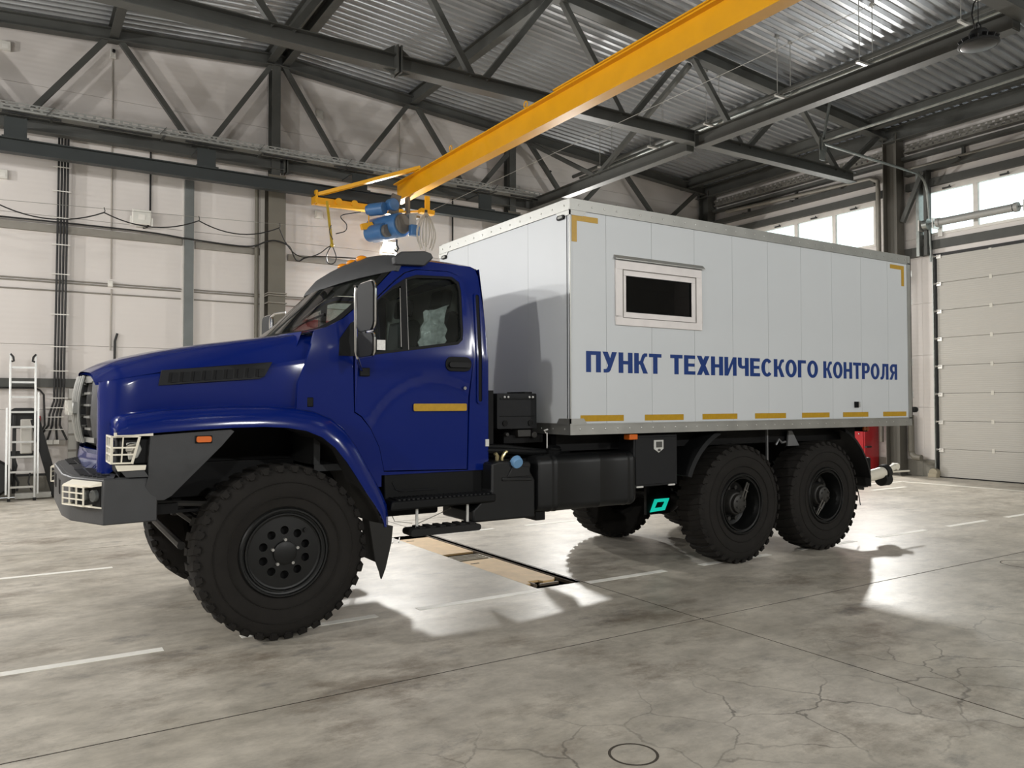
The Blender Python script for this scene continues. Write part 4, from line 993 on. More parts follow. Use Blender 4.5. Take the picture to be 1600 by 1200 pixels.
for z in (1.12, 1.6, 2.05, 2.4, 2.6, 2.79, 2.85): rear.append([(3.452-max(0, z-2.05)*.05, CY+side_d(z)*u, z) for u in (-1, -.97, -.5, 0, .5, .97, 1)])
b.loft(rear, False); b.loft([[(p[0]-.03, p[1]*1, p[2]) for p in r] for r in rear], False); b.build('cab_rear_wall', 'paint_blue', truck)
b = MB(); b.box(3.34, 3.38, CY-.91, CY+.91, 1.2, 2.76); b.build('cab_rear_lining', 'cab_lining', truck)
b = MB(); b.loft([[(p[0]+(.04 if p[0] < 3 else -.03), CY+(p[1]-CY)*.94, p[2]-.06) for p in r] for r in rr], False); b.build('headliner', 'cab_lining', truck)
b = MB(); b.box(1.95, 3.40, CY-.96, CY+.96, 1.17, 1.22); b.box(1.95, 2.0, CY-.95, CY+.95, 1.2, 2.12); b.build('cab_floor', 'dash_black', truck)
b = MB(); b.prism([(2.02, 1.6), (2.02, 2.14), (2.20, 2.17), (2.40, 2.08), (2.38, 1.95), (2.25, 1.6)], 'y', CY-.93, CY+.93); b.build('dashboard', 'dash_black', truck, bevel=.03)
b = MB(); b.lathe([(.19+.018*math.cos(q), .018*math.sin(q)) for q in [2*PI*k/8 for k in range(8)]], (0, 0, 0), 'x', 28, True); b.cyl((0, 0, 0), (.03, 0, 0), .06, n=12); b.bar((0, -.19, 0), (0, .19, 0), .03, .02); b.bar((0, 0, -.19), (0, 0, 0), .03, .02)
Rm = Matrix.Rotation(math.radians(32), 3, 'Y'); b.v = [tuple(Rm @ Vector(v)+Vector((2.52, CY-.48, 2.17))) for v in b.v]; b.build('steering_wheel', 'seat_black', truck)
def seat(y):
    b = MB(); b.box(2.72, 3.2, y-.24, y+.24, 1.62, 1.76); s = b.build('seat', 'seat_black', truck, bevel=.05, seg=3)
    b = MB(); b.prism([(3.10, 1.72), (3.24, 1.72), (3.345, 2.46), (3.30, 2.50), (3.22, 2.49)], 'y', y-.24, y+.24); b.build('seat_back', 'seat_black', s, bevel=.04, seg=3)
    b = MB(); b.prism([(3.205, 2.53), (3.30, 2.53), (3.33, 2.70), (3.235, 2.71)], 'y', y-.14, y+.14); b.build('headrest', 'seat_black', s, bevel=.03, seg=3)
    b = MB(); b.cyl((3.26, y-.06, 2.47), (3.26, y-.06, 2.56), .008, n=6); b.cyl((3.26, y+.06, 2.47), (3.26, y+.06, 2.56), .008, n=6); b.box(2.8, 3.1, y-.2, y+.2, 1.2, 1.62); b.build('seat_base', 'dash_black', s)
    return s
s1 = seat(CY-.50); seat(CY+.30)
b = MB(); rnd = random.Random(5); rg = []
for k in range(9):
    t = k/8; x0 = 2.99+.07*t; z = 2.12+.37*t; hw = .115*(1-.75*max(0, .75-abs(t-.78)*4)*.5)
    rg.append([(x0+hw*u+.016*rnd.uniform(-1, 1), 6.03-.05*u*u+.02*rnd.uniform(-1, 1)+.05*t, z+.03*u*t+.012*rnd.uniform(-1, 1)) for u in (-1, -.7, -.4, -.1, .2, .5, .8, 1)])
rg.append([(p[0]+.02, p[1], p[2]+.02) for p in rg[-1]])
b.loft(rg, False); b.loft([[(p[0]+.006, p[1], p[2]) for p in r] for r in rg], False); b.build('film_cover', 'plastic_film', s1, smooth=20)
b = MB(); b.tube([(3.30, CY-.93, 2.42), (3.27, CY-.90, 2.46), (3.24, CY-.9, 2.42), (3.27, CY-.92, 2.35)], .022, 8); b.tube([(3.28, CY-.93, 2.42), (3.30, CY-.92, 1.5)], .02, 4); b.build('seat_belt', 'tool_black', truck)
b = MB(); b.sphere((2.38, CY-.05, 2.66), .1, 12, 8, (.25, 1.3, .42)); b.bar((2.38, CY-.05, 2.68), (2.44, CY-.05, 2.80), .015, .015); b.build('interior_mirror', 'plastic_dark', truck)

for s in (-1, 1):
    A_ = [(1.93, CY+s*1.012, 2.238), (2.04, CY+s*1.008, 2.273), (2.16, CY+s*.998, 2.343)]
    B_ = [(1.88, CY+s*.885, 2.238), (2.04, CY+s*.958, 2.278), (2.16, CY+s*.985, 2.346)]
    b = MB(); b.loft([A_, B_], False); b.loft([[(q[0], q[1]-s*.01, q[2]-.012) for q in A_], [(q[0], q[1], q[2]-.012) for q in B_]], False); b.build('cowl_corner', 'paint_blue', truck)
# ---- sun visor with its roof wing and marker lamps
vs = []
for i in range(-12, 13):
    u = i/12; a = abs(u); d = .97*u
    xf = 2.28+.33*a**3.0; zf = 2.685+.08*a**2.5            # leading edge
    xr = 2.58+.14*a**2.2; zr = 2.945-.075*a**3                # where it meets the roof
    vs.append([(xf, CY+d, zf), (xf+.015, CY+d, zf+.035), (xf*.62+xr*.38, CY+d, zf*.5+zr*.5+.03), (xf*.3+xr*.7, CY+d, zf*.2+zr*.8+.02), (xr, CY+d, zr+.02), (xr+.12, CY+d, zr+.01), (xr+.10, CY+d, zr-.03), (xr-.02, CY+d, zr-.055), (xf*.5+xr*.5, CY+d, zf*.5+zr*.5-.006), (xf+.03, CY+d, zf-.004)])
b = MB(); b.loft(vs, True, True); vis = b.build('sun_visor', 'plastic_grey', truck, smooth=40)
for s in (-1, 1):
    b = MB(); b.prism([(2.60, 2.81), (2.87, 2.825), (2.945, 2.895), (2.925, 2.93), (2.86, 2.945), (2.66, 2.92), (2.59, 2.87)], 'y', CY+s*.93, CY+s*1.0); b.build('visor_wing', 'plastic_grey', vis, bevel=.012)
for k in range(3):
    y = CY+.18-.23*k
    b = MB(); b.sphere((2.58, y-.05, 2.95), .055, 14, 8, (1.0, 1.1, .62)); b.build('marker_lamp', 'amber', vis)
# ---- hood
zs_t = [(.44, 1.905), (.50, 1.94), (.56, 1.972), (.65, 2.005), (.91, 2.072), (1.26, 2.14), (1.74, 2.222), (2.1, 2.285)]
zl_t = [(.44, 1.835), (.50, 1.845), (.84, 1.91), (1.62, 1.992), (1.93, 2.05), (2.1, 2.09)]
dm_t = [(.44, .74), (.50, .77), (.56, .795), (.65, .82), (.9, .84), (1.4, .865), (1.6, .885), (1.86, .945)]
xs = [.44, .47, .51, .56, .62, .72, .85, 1.0, 1.2, 1.4, 1.6, 1.75, 1.86]
rings = []
for x in xs:
    Z, Lz, D = smooth_t(zs_t, x), lerp_t(zl_t, x), lerp_t(dm_t, x); ring = []
    t = max(0, min(1, (x-.9)/.95)); u0 = .60+.27*t; pw = 2.2-.3*t
    prof = [(u*.845, Z+.026*(1-(u/.72)**2)*(1-.3*t) if u <= u0 else None) for u in (0, .3, .5, .62, .70, .77, .83, .88, .92, .95, .975, 1)]
    zq = Z+.026*(1-(u0/.72)**2)*(1-.3*t)
    prof = [(d, z if z is not None else zq-(zq-Lz)*((d/.845-u0)/(1-u0))**pw) for d, z in prof]
    for s in (-1, 1):
        pr = prof if s == 1 else prof[::-1]
        for d, z in pr:
            if s == -1 and d == 0: continue
            q = d*D/.845
            X = x+.06*(q/.84)**2*max(0, 1-(x-.44)/1.2)+.115*(q/.9)**2*max(0, (x-1.2)/.66)
            ring.append((X, CY+s*q, z))
    rings.append(ring)
b = MB(); b.loft(rings, False); b.loft([[(p[0], CY+(p[1]-CY)*.985, p[2]-.02) for p in r] for r in rings], False); b.build('hood', 'paint_blue', truck, smooth=50)
b = MB(); b.loft([[(p[0]+.0, p[1], p[2]-.01) for p in rings[-1]], [(p[0]+.13, p[1], p[2]+.02) for p in rings[-1]]], False); b.build('cowl_panel', 'plastic_black', truck)
for s in (-1, 1):
    b = MB(); b.tube([(1.92, CY+s*.2, 2.29), (2.02, CY+s*.45, 2.35), (2.10, CY+s*.75, 2.40)], .010, 6); b.build('wiper', 'plastic_black', truck)
# ---- wing sides, wrapping round the front corners
path = [(.500, .695), (.498, .72), (.505, .75), (.525, .785), (.565, .815), (.64, .84), (.75, .85), (.9, .856), (1.2, .866), (1.5, .882), (1.7, .915), (1.80, .94), (1.88, .965)]
def zlow(x): return 1.21 if x < .62 else (1.21+(x-.62)/.13*.37 if x < .75 else 1.58)
for s in (-1, 1):
    R2 = []
    for x, d in path:
        zt = lerp_t(zl_t, x)-.010; z0 = zlow(x); R2.append([(x+(.0 if t < .97 else .004), CY+s*(d-(.004 if t > .97 else 0)+.012*math.sin(PI*t)), z0+(zt-z0)*t) for t in (0, .15, .3, .45, .6, .75, .9, .97, 1)])
    b = MB(); b.loft(R2, False); b.loft([[(p[0]+.01, CY+(p[1]-CY)*.975, p[2]) for p in r] for r in R2], False); wg = b.build('wing_side', 'paint_blue', truck, smooth=50)
    # vent with louvres
    def vf(x, z, k, s=s): return (x, CY+s*(lerp_t([(a, c) for a, c in path[4:]], x)+.022-(.02 if k else 0)), z)
    vo = [(.865, 1.815), (1.55, 1.872), (1.585, 1.89), (1.64, 1.998), (.885, 1.922)]
    b = MB(); b.plate(vo, [], vf, .06); vt = b.build('side_vent', 'plastic_dark', truck, smooth=30)
    for k in range(9):
        x = .925+.074*k; z0 = 1.838+.006*k; hgt = .068 if k < 8 else .06
        b = MB(); b.plate([(x, z0), (x+.012, z0), (x+.02, z0+hgt), (x+.008, z0+hgt)], [], lambda x_, z_, k_, vf=vf: (vf(x_, z_, k_)[0], vf(x_, z_, k_)[1]+s*.003, z_), 0); b.build('louvre_slot', 'chassis_black', vt, smooth=0)
        b = MB(); b.add([vf(x+.02, z0, 0), vf(x+.066, z0+.004, 0), vf(x+.07, z0+hgt, 0), vf(x+.028, z0+hgt, 0)]+[Vector(vf(x+.02, z0, 0))+Vector((0, s*.016, 0)), Vector(vf(x+.066, z0+.004, 0))+Vector((0, s*.002, 0)), Vector(vf(x+.07, z0+hgt, 0))+Vector((0, s*.002, 0)), Vector(vf(x+.028, z0+hgt, 0))+Vector((0, s*.016, 0))], [(0, 1, 2, 3), (4, 5, 6, 7), (0, 1, 5, 4), (1, 2, 6, 5), (2, 3, 7, 6), (3, 0, 4, 7)]); b.build('louvre', 'plastic_dark', vt, smooth=0)
    # wing repeater lamp
    b = MB(); b.box(1.87, 1.92, CY+s*.94, CY+s*1.035, 1.66, 1.735); b.build('wing_marker', 'plastic_black', truck, bevel=.008)
    # ---- mudguard over the front wheel
    top = [(.572, 1.520), (.566, 1.568), (.59, 1.600), (.66, 1.622), (.85, 1.648), (1.06, 1.662), (1.3, 1.672), (1.55, 1.672), (1.75, 1.655), (1.90, 1.628), (2.02, 1.58), (2.12, 1.50), (2.21, 1.38), (2.29, 1.24), (2.36, 1.12), (2.42, 1.01), (2.46, .92), (2.475, .82), (2.478, .745)]
    low = [(.575, 1.490), (.572, 1.487), (.595, 1.487), (.66, 1.487), (.85, 1.50), (1.06, 1.512), (1.3, 1.522), (1.5, 1.524), (1.66, 1.515), (1.80, 1.49), (1.92, 1.44), (2.02, 1.36), (2.11, 1.25), (2.19, 1.13), (2.26, 1.02), (2.33, .92), (2.38, .84), (2.405, .78), (2.41, .745)]
    R3 = []
    for (x, z), (lx, lz) in zip(top, low):
        n = Vector((x-lx, z-lz)); L_ = n.length; n.normalize()
        inn = .84 if x < 1.9 else .86
        q = [(x-n.x*.0, inn, z+.004), (x, 1.06, z+.006), (x-n.x*.004, 1.14, z-n.y*.004), (x-n.x*.018, 1.185, z-n.y*.018), (x-n.x*.05, 1.215, z-n.y*.05), (lx+n.x*.02, 1.232, lz+n.y*.02), (lx, 1.232, lz), (lx+n.x*.004, 1.20, lz+n.y*.004), (lx+n.x*.03, 1.17, lz+n.y*.03), (x-n.x*.05, 1.10, z-n.y*.05), (x-n.x*.03, inn, z-n.y*.03)]
        R3.append([(a, CY+s*d, c) for a, d, c in q])
    b = MB(); b.loft(R3, True, True); mg = b.build('mudguard', 'paint_blue', truck, smooth=45)
    b = MB(); b.plate([(2.29, .80), (2.485, .745), (2.475, .62), (2.43, .42), (2.40, .345), (2.385, .40), (2.345, .50)], [], lambda x, z, k, s=s: (x+.0, CY+s*((1.20 if k else 1.222)-.05*(.75-z)), z), 0)
    b.box(2.41, 2.425, CY+s*.78, CY+s*1.2, .45, .80); b.build('mudflap', 'mud_rubber', mg, smooth=0)
    b = MB()
    R4 = [[(lx, CY+s*d, lz+.01) for d in (.62, 1.19)] for lx, lz in low[4:]]
    R4o = [[(lx+.03, CY+s*d, lz+.05) for d in (.62, 1.19)] for lx, lz in low[4:]]
    b.loft(R4, False); b.loft(R4o, False); b.build('wheel_arch_liner', 'mud_rubber', mg)
    # ---- grey lower corner with the headlamp
    b = MB(); b.plate([(.77, 1.478), (.95, 1.49), (1.28, 1.508), (1.30, 1.495), (1.22, 1.40), (.905, 1.075), (.86, 1.05), (.80, 1.052), (.745, 1.15), (.76, 1.21), (.76, 1.30)], [], lambda x, z, k, s=s: (x, CY+s*((1.06 if k else 1.215)-.16*max(0, 1.22-z)), z), .08); cp = b.build('corner_panel', 'plastic_grey', truck, smooth=20)
    b = MB(); b.prism([(.60, 1.20), (.86, 1.055), (.80, 1.05), (.74, 1.10), (.58, 1.24), (.58, 1.47), (.76, 1.475)], 'y', CY+s*.86, CY+s*1.10); b.build('corner_inner', 'plastic_dark', cp, bevel=.01)
    b = MB(); b.box(1.045, 1.155, CY+s*1.21, CY+s*1.225, 1.42, 1.472); b.build('side_lamp_base', 'plastic_black', cp, bevel=.004)
    b = MB(); b.prism(rrect(1.052, 1.148, 1.427, 1.467, .012, 3), 'y', CY+s*1.222, CY+s*1.24); b.build('side_lamp', 'amber_dull', cp, bevel=.004)
    b = MB(); b.box(.60, .78, CY+s*.90, CY+s*1.16, 1.29, 1.46); hl = b.build('headlamp', 'plastic_black', cp, bevel=.01)
    b = MB(); b.prism([(.63, 1.435), (.705, 1.44), (.725, 1.39), (.70, 1.335), (.645, 1.32)], 'y', CY+s*1.16, CY+s*1.185)
    b.build('lamp_body', 'lamp_lens', hl, bevel=.008)
    b = MB(); b.cyl((.60, CY+s*1.0, 1.39), (.565, CY+s*1.0, 1.39), .055, n=18); b.cyl((.66, CY+s*1.185, 1.40), (.66, CY+s*1.20, 1.395), .035, n=14); b.build('reflector', 'chrome', hl)
    # white wire guard: front frame and side return
    b = MB(); X = .545
    ya, yb_ = CY+s*.90, CY+s*1.20
    for z in (1.305, 1.36, 1.405, 1.475): b.bar((X, ya, z), (X, yb_, z), .012, .012)
    for y in (ya, (ya+yb_)/2, yb_): b.bar((X, y, 1.305), (X, y, 1.475), .012, .012)
    for z in (1.305, 1.36, 1.405, 1.475): b.bar((X, yb_, z), (.70-.03*(1.475-z)/.17, CY+s*1.225, z), .010, .010)
    b.bar((X, yb_, 1.305), (X, yb_, 1.475), .014, .014); b.bar((.66, CY+s*1.226, 1.30), (.705, CY+s*1.226, 1.475), .014, .014)
    b.bar((.60, yb_+s*.012, 1.305), (.61, yb_+s*.012, 1.475), .008, .008)
    b.build('lamp_guard', 'guard_white', hl)
    b = MB(); b.box(.555, .785, CY+s*1.215, CY+s*1.23, 1.478, 1.502); b.prism([(.58, 1.255), (.74, 1.258), (.745, 1.288), (.565, 1.292)], 'y', CY+s*1.19, CY+s*1.23)
    b.build('guard_strip', 'guard_white', hl)
    b = MB(); b.prism([(.60, 1.252), (.735, 1.255), (.76, 1.212), (.63, 1.212)], 'y', CY+s*1.16, CY+s*1.222); b.build('lamp_bracket', 'bumper_grey', hl)
    # ---- mirrors on a chromed tube frame
    yo, yi = CY+s*1.50, CY+s*1.165
    b = MB(); b.tube([(2.30, CY+s*1.045, 1.935), (2.215, yi, 2.03), (2.20, yi, 2.08), (2.195, yi, 2.5), (2.20, yi-s*.0, 2.56), (2.22, yi-s*.08, 2.59), (2.30, CY+s*1.0, 2.60)], .011, 8); mr = b.build('mirror_bracket', 'chrome', truck)
    b = MB(); b.tube([(2.30, CY+s*1.045, 1.935), (2.25, CY+s*1.10, 2.0), (2.205, yi, 2.1)], .013, 8); b.box(2.28, 2.36, CY+s*1.035, CY+s*1.06, 1.90, 1.965); b.build('mirror_mount', 'plastic_black', mr, bevel=.004)
    def pane(y0, y1, z0, z1, r, nm_):
        y0, y1 = min(y0, y1), max(y0, y1)
        b = MB(); b.prism(rrect(y0, y1, z0, z1, r, 6), 'x', 2.20, 2.235); m1 = b.build(nm_, 'mirror_shell', mr, bevel=.012)
        b = MB(); pts = [(2.217, p[0], p[1]) for p in rrect(y0-.004, y1+.004, z0-.004, z1+.004, r, 6)]; b.tube(pts, .008, 6, closed=True); b.build('mirror_trim', 'chrome', mr)
        b = MB(); b.prism(rrect(y0+.015, y1-.015, z0+.015, z1-.015, r*.8, 6), 'x', 2.235, 2.239); b.build('mirror_glass', 'mirror_glass', mr, smooth=0)
    pane(CY+s*1.18, CY+s*1.50, 2.225, 2.585, .07, 'mirror_large'); pane(CY+s*1.18, CY+s*1.49, 2.035, 2.205, .05, 'mirror_small')
    b = MB(); b.box(2.205, 2.23, CY+s*1.2, CY+s*1.34, 2.20, 2.23); b.build('mirror_clamp', 'plastic_black', mr)
# ---- nose: grille, badge, valance
b = MB(); gfo = [(CY+y, z) for y, z in [(-.70, 1.37), (.70, 1.37), (.70, 1.6), (.68, 1.86), (.3, 1.895), (-.3, 1.895), (-.68, 1.86), (-.70, 1.6)]]
gin = [(CY+y, z) for y, z in [(-.51, 1.42), (.51, 1.42), (.52, 1.6), (.51, 1.855), (-.51, 1.855), (-.52, 1.6)]]
def gx_(y, z): return .43+.075*((y-CY)/.7)**2+.03*abs((z-1.65)/.27)**2
b.plate(gfo, [gin], lambda y, z, k: (gx_(y, z)+(.05 if k else 0), y, z), .1); gr = b.build('grille_frame', 'plastic_grey', truck, smooth=40)
b = MB(); b.plate(shrink(gin, -.01), [], lambda y, z, k: (gx_(y, z)+(.10 if k else .06), y, z), .1); b.build('grille_backing', 'chassis_black', gr)
for k in range(5):
    z = 1.50+.085*k; b = MB()
    for s in (-1, 1): b.add([(gx_(CY+s*.51, z)+.05, CY+s*.515, z), (gx_(CY+s*.30, z)+.0, CY+s*.30, z), (gx_(CY+s*.30, z)+.05, CY+s*.30, z), (gx_(CY+s*.51, z)-.005, CY+s*.515, z), (gx_(CY+s*.51, z)+.05, CY+s*.515, z+.016), (gx_(CY+s*.30, z)+.0, CY+s*.30, z+.016), (gx_(CY+s*.30, z)+.05, CY+s*.30, z+.016), (gx_(CY+s*.51, z)-.005, CY+s*.515, z+.016)], [(0, 3, 1, 2), (4, 6, 5, 7), (3, 7, 5, 1), (0, 4, 7, 3), (1, 5, 6, 2), (2, 6, 4, 0)])
    b.build('grille_fin', 'grille_silver', gr, smooth=0)
b = MB(); b.bar((gx_(CY-.6, 1.87)-.01, CY-.60, 1.865), (gx_(CY, 1.87)-.02, CY, 1.872), .012, .035); b.bar((gx_(CY, 1.87)-.02, CY, 1.872), (gx_(CY+.6, 1.87)-.01, CY+.6, 1.865), .012, .035); b.build('grille_top_bar', 'grille_silver', gr)
b = MB(); b.bar((gx_(CY-.6, 1.42)-.01, CY-.60, 1.43), (gx_(CY, 1.42)-.02, CY, 1.425), .012, .035); b.bar((gx_(CY, 1.42)-.02, CY, 1.425), (gx_(CY+.6, 1.42)-.01, CY+.6, 1.43), .012, .035); b.build('grille_lower_bar', 'grille_silver', gr)
for y in (-.30, -.20, -.10, 0, .10, .20, .30):
    b = MB(); b.tube([(gx_(CY+y, 1.65)+.035*((z-1.65)/.24)**2-.030, CY+y, z) for z in [1.405+.061*k for k in range(9)]], .013, 6); b.build('grille_bar', 'grille_silver', gr)
b = MB(); b.prism([(CY-.30, 1.615), (CY+.30, 1.615), (CY+.30, 1.70), (CY-.30, 1.70)], 'x', .375, .42); bd = b.build('badge_bar', 'grille_silver', gr, bevel=.006)
def text_mesh(txt, name, m, parent, extrude, offset, xf, size_wh):
    cu = bpy.data.curves.new('lettering', 'FONT'); cu.body = txt; cu.extrude = extrude; cu.offset = offset; cu.resolution_u = 4
    o = bpy.data.objects.new('lettering_source', cu); COL.objects.link(o)
    dg = bpy.context.evaluated_depsgraph_get(); me = bpy.data.meshes.new_from_object(o.evaluated_get(dg))
    bpy.data.objects.remove(o); bpy.data.curves.remove(cu)
    xs_ = [v.co.x for v in me.vertices]; ys_ = [v.co.y for v in me.vertices]
    x0, x1, y0, y1 = min(xs_), max(xs_), min(ys_), max(ys_)
    b = MB(); b.v = [tuple(xf((v.co.x-x0)/(x1-x0)*size_wh[0], (v.co.y-y0)/(y1-y0)*size_wh[1], v.co.z)) for v in me.vertices]; b.f = [tuple(p.vertices) for p in me.polygons]
    bpy.data.meshes.remove(me)
    return b.build(name, m, parent, smooth=0)
text_mesh('URAL', 'badge_lettering', 'badge_silver', gr, .5, .02, lambda u, v, w: (.365+.012*(-1 if w > 0 else 1)*1, CY+.26-u, 1.605+v), (.52, .11))
b = MB(); rv = []
for z, hw, dx in ((1.365, .69, 0.0), (1.33, .70, .02), (1.29, .72, .015), (1.25, .74, .03), (1.205, .76, .05)):
    rv.append([(.445+.085*(u*hw/.76)**2+dx-(.03*(1-abs(u)/.35) if abs(u) < .35 and z < 1.35 else 0), CY+u*hw, z) for u in [k/12-1 for k in range(25)]])
b.loft(rv, False); b.loft([[(q[0]+.03, q[1], q[2]) for q in r] for r in rv], False); b.build('front_valance', 'paint_blue', truck)
# ---- bumper with treads and guarded lamps
bp_ = [(.82, CY-1.19), (.50, CY-1.225), (.335, CY-.85), (.30, CY-.55), (.30, CY+.55), (.335, CY+.85), (.50, CY+1.225), (.82, CY+1.19)]
inner = [(.80, CY+1.10), (.58, CY+1.10), (.50, CY+.5), (.50, CY-.5), (.58, CY-1.10), (.80, CY-1.10)]
b = MB(); b.prism(bp_+inner, 'z', .915, 1.205); bm_ = b.build('bumper', 'bumper_grey', truck, bevel=.008)
b = MB()
for y0, y1 in ((-.40, -.26), (.16, .36)): b.box(.294, .305, CY+y0, CY+y1-.0, 1.05, 1.15)
b.build('bumper_slot', 'chassis_black', bm_, smooth=0)
b = MB(); b.prism([(.56, CY-1.19), (.50, CY-1.20), (.36, CY-.84), (.33, CY-.5), (.33, CY+.5), (.36, CY+.84), (.50, CY+1.20), (.56, CY+1.19), (.60, CY+.9), (.56, CY+.4), (.56, CY-.4), (.60, CY-.9)], 'z', 1.196, 1.211); b.build('bumper_top', 'bumper_grey', bm_)
b = MB()
for s in (-1, 1):
    for k in range(14):
        y = CY+s*(.30+.062*k)
        for j in range(2 if k < 12 else 1): b.box(.39+.07*j+.10*max(0, k-9)/5, .445+.07*j+.10*max(0, k-9)/5, y-.016, y+.016, 1.209, 1.219)
b.build('tread_bumps', 'plastic_dark', bm_, smooth=0)
b = MB(); b.prism([(.62, CY-1.1), (.44, CY-.32), (.44, CY+.32), (.62, CY+1.1)], 'z', 1.15, 1.17); b.box(.40, .47, CY-.12, CY+.28, 1.211, 1.213); b.build('bumper_gap', 'chassis_black', bm_)
for s in (-1, 1):
    A = Vector((.50, CY+s*1.225, 0)); B_ = Vector((.335, CY+s*.85, 0)); dv = (B_-A).normalized(); nv = Vector((-dv.y, dv.x, 0));
    if nv.x > 0: nv = -nv
    def P(t, z, o=0): return A+dv*t+nv*o+Vector((0, 0, z))
    b = MB(); b.add([P(.03, 1.03), P(.37, 1.03), P(.37, 1.165), P(.03, 1.165), P(.03, 1.03, .004), P(.37, 1.03, .004), P(.37, 1.165, .004), P(.03, 1.165, .004)], [(0, 1, 2, 3), (4, 5, 6, 7), (0, 1, 5, 4), (1, 2, 6, 5), (2, 3, 7, 6), (3, 0, 4, 7)]); lp = b.build('fog_lamp', 'chassis_black', bm_, smooth=0)
    b = MB()
    for t in (.09, .20, .30): c = P(t, 1.10, .004); b.cyl(c, c+nv*.02, .042, .038, 16)
    b.build('lamp_lens', 'fog_lens', lp)
    b = MB()
    for z in (1.035, 1.075, 1.115, 1.155): b.bar(P(.13, z, .06), P(.385, z, .06), .008, .008)
    for t in (.13, .215, .30, .385): b.bar(P(t, 1.035, .06), P(t, 1.155, .06), .010, .010)
    for t, z in ((.385, 1.035), (.385, 1.155), (.13, 1.155), (.13, 1.035)): b.bar(P(t, z, .06), P(t, z, .0), .010, .010)
    b.add([P(.02, 1.165, .002), P(.38, 1.165, .002), P(.38, 1.155, .06), P(.06, 1.158, .05), P(.02, 1.19, .002), P(.38, 1.19, .002), P(.38, 1.165, .06), P(.06, 1.168, .05)], [(0, 1, 2, 3), (4, 5, 6, 7), (0, 1, 5, 4), (1, 2, 6, 5), (2, 3, 7, 6), (3, 0, 4, 7)])
    b.add([P(.02, 1.02, .002), P(.38, 1.02, .002), P(.38, 1.03, .06), P(.06, 1.03, .05), P(.02, 1.03, .002), P(.38, 1.03, .002), P(.38, 1.04, .06), P(.06, 1.04, .05)], [(0, 1, 2, 3), (4, 5, 6, 7), (0, 1, 5, 4), (1, 2, 6, 5), (2, 3, 7, 6), (3, 0, 4, 7)])
    b.build('lamp_guard', 'guard_white', lp, smooth=0)
# ---- chassis
b = MB()
for s in (-1, 1): b.box(.55, 9.35, CY+s*.40-.04, CY+s*.40+.04, .98, 1.24)
for x in (.7, 2.0, 3.6, 4.9, 5.9, 7.2, 8.4, 9.3): b.box(x-.05, x+.05, CY-.38, CY+.38, 1.0, 1.2)
ch = b.build('chassis_frame', 'chassis_black', truck)
b = MB(); b.box(4.22, 8.72, CY-.95, CY+.95, 1.245, 1.405); b.build('subframe', 'chassis_black', ch)
b = MB(); b.box(.9, 2.3, CY-.36, CY+.36, 1.0, 1.75); b.box(.62, .95, CY-.45, CY+.45, 1.1, 1.8); b.cyl((1.1, CY+.05, .92), (2.2, CY+.05, .88), .14, n=14); b.box(2.2, 3.2, CY-.25, CY+.25, .75, 1.1); b.build('engine', 'chassis_black', ch, bevel=.02)
for xa, wy in ((1.66, 1.02), (6.49, .95), (7.90, .95)):
    b = MB(); b.cyl((xa, CY-wy, .62), (xa, CY+wy, .62), .085, n=14); b.sphere((xa, CY+.05, .62), .24, 18, 12, (1, .8, 1)); b.cyl((xa-.1, CY-.72, .62), (xa+.12, CY-.72, .62), .14, n=12); b.cyl((xa-.1, CY+.72, .62), (xa+.12, CY+.72, .62), .14, n=12)
    b.build('axle', 'chassis_black', ch)
for s in (-1, 1):
    b = MB()
    for k in range(5): b.tube([(1.66-.75+.09*k, CY+s*.42, .98-.03*k-.0), (1.66-.35, CY+s*.42, .86-.028*k), (1.66, CY+s*.42, .83-.028*k), (1.66+.35, CY+s*.42, .86-.028*k), (1.66+.75-.09*k, CY+s*.42, .98-.03*k)], .02, 4)
    b.build('leaf_spring', 'chassis_black', ch)
    b = MB()
    for k in range(5): b.tube([(7.2-1.1+.12*k, CY+s*.5, .74+.028*k), (7.2-.5, CY+s*.5, .88+.03*k), (7.2, CY+s*.5, .93+.03*k), (7.2+.5, CY+s*.5, .88+.03*k), (7.2+1.1-.12*k, CY+s*.5, .74+.028*k)], .022, 4)
    b.build('leaf_spring', 'chassis_black', ch)
b = MB(); b.cyl((2.3, CY+.05, .8), (3.9, CY, .86), .055, n=10); b.cyl((4.5, CY, .86), (6.3, CY, .7), .055, n=10); b.cyl((6.6, CY, .7), (7.8, CY, .68), .05, n=10); b.box(3.85, 4.5, CY-.22, CY+.22, .68, .98); b.build('drive_shaft', 'chassis_black', ch)
b = MB(); b.tube([(1.05, CY-.72, .66), (1.08, CY+.72, .66)], .03, 8); b.tube([(1.0, CY-.5, .95), (1.3, CY-.75, .70)], .035, 8); b.tube([(.85, CY-.9, 1.0), (1.15, CY-.95, .98), (1.9, CY-.9, 1.0)], .02, 6); b.build('steering_rod', 'lug_dark', ch)
b = MB(); b.box(.60, .98, CY-.98, CY-.3, .93, 1.0); b.box(.60, .9, CY+.3, CY+1.0, .93, 1.0); b.box(.75, 1.4, CY-.95, CY-.90, .93, .95); b.box(.55, 1.1, CY-.4, CY+.4, .88, .98); b.build('under_guard', 'chassis_black', ch)
b = MB(); b.tube([(2.62, CY-.86, .80), (2.66, CY-.86, .72), (2.80, CY-.9, .70)], .004, 4); b.tube([(2.80, CY-1.0, .71), (3.0, CY-.95, .76), (3.16, CY-.9, .80)], .004, 4); b.build('hanging_wire', 'tool_grey', ch)
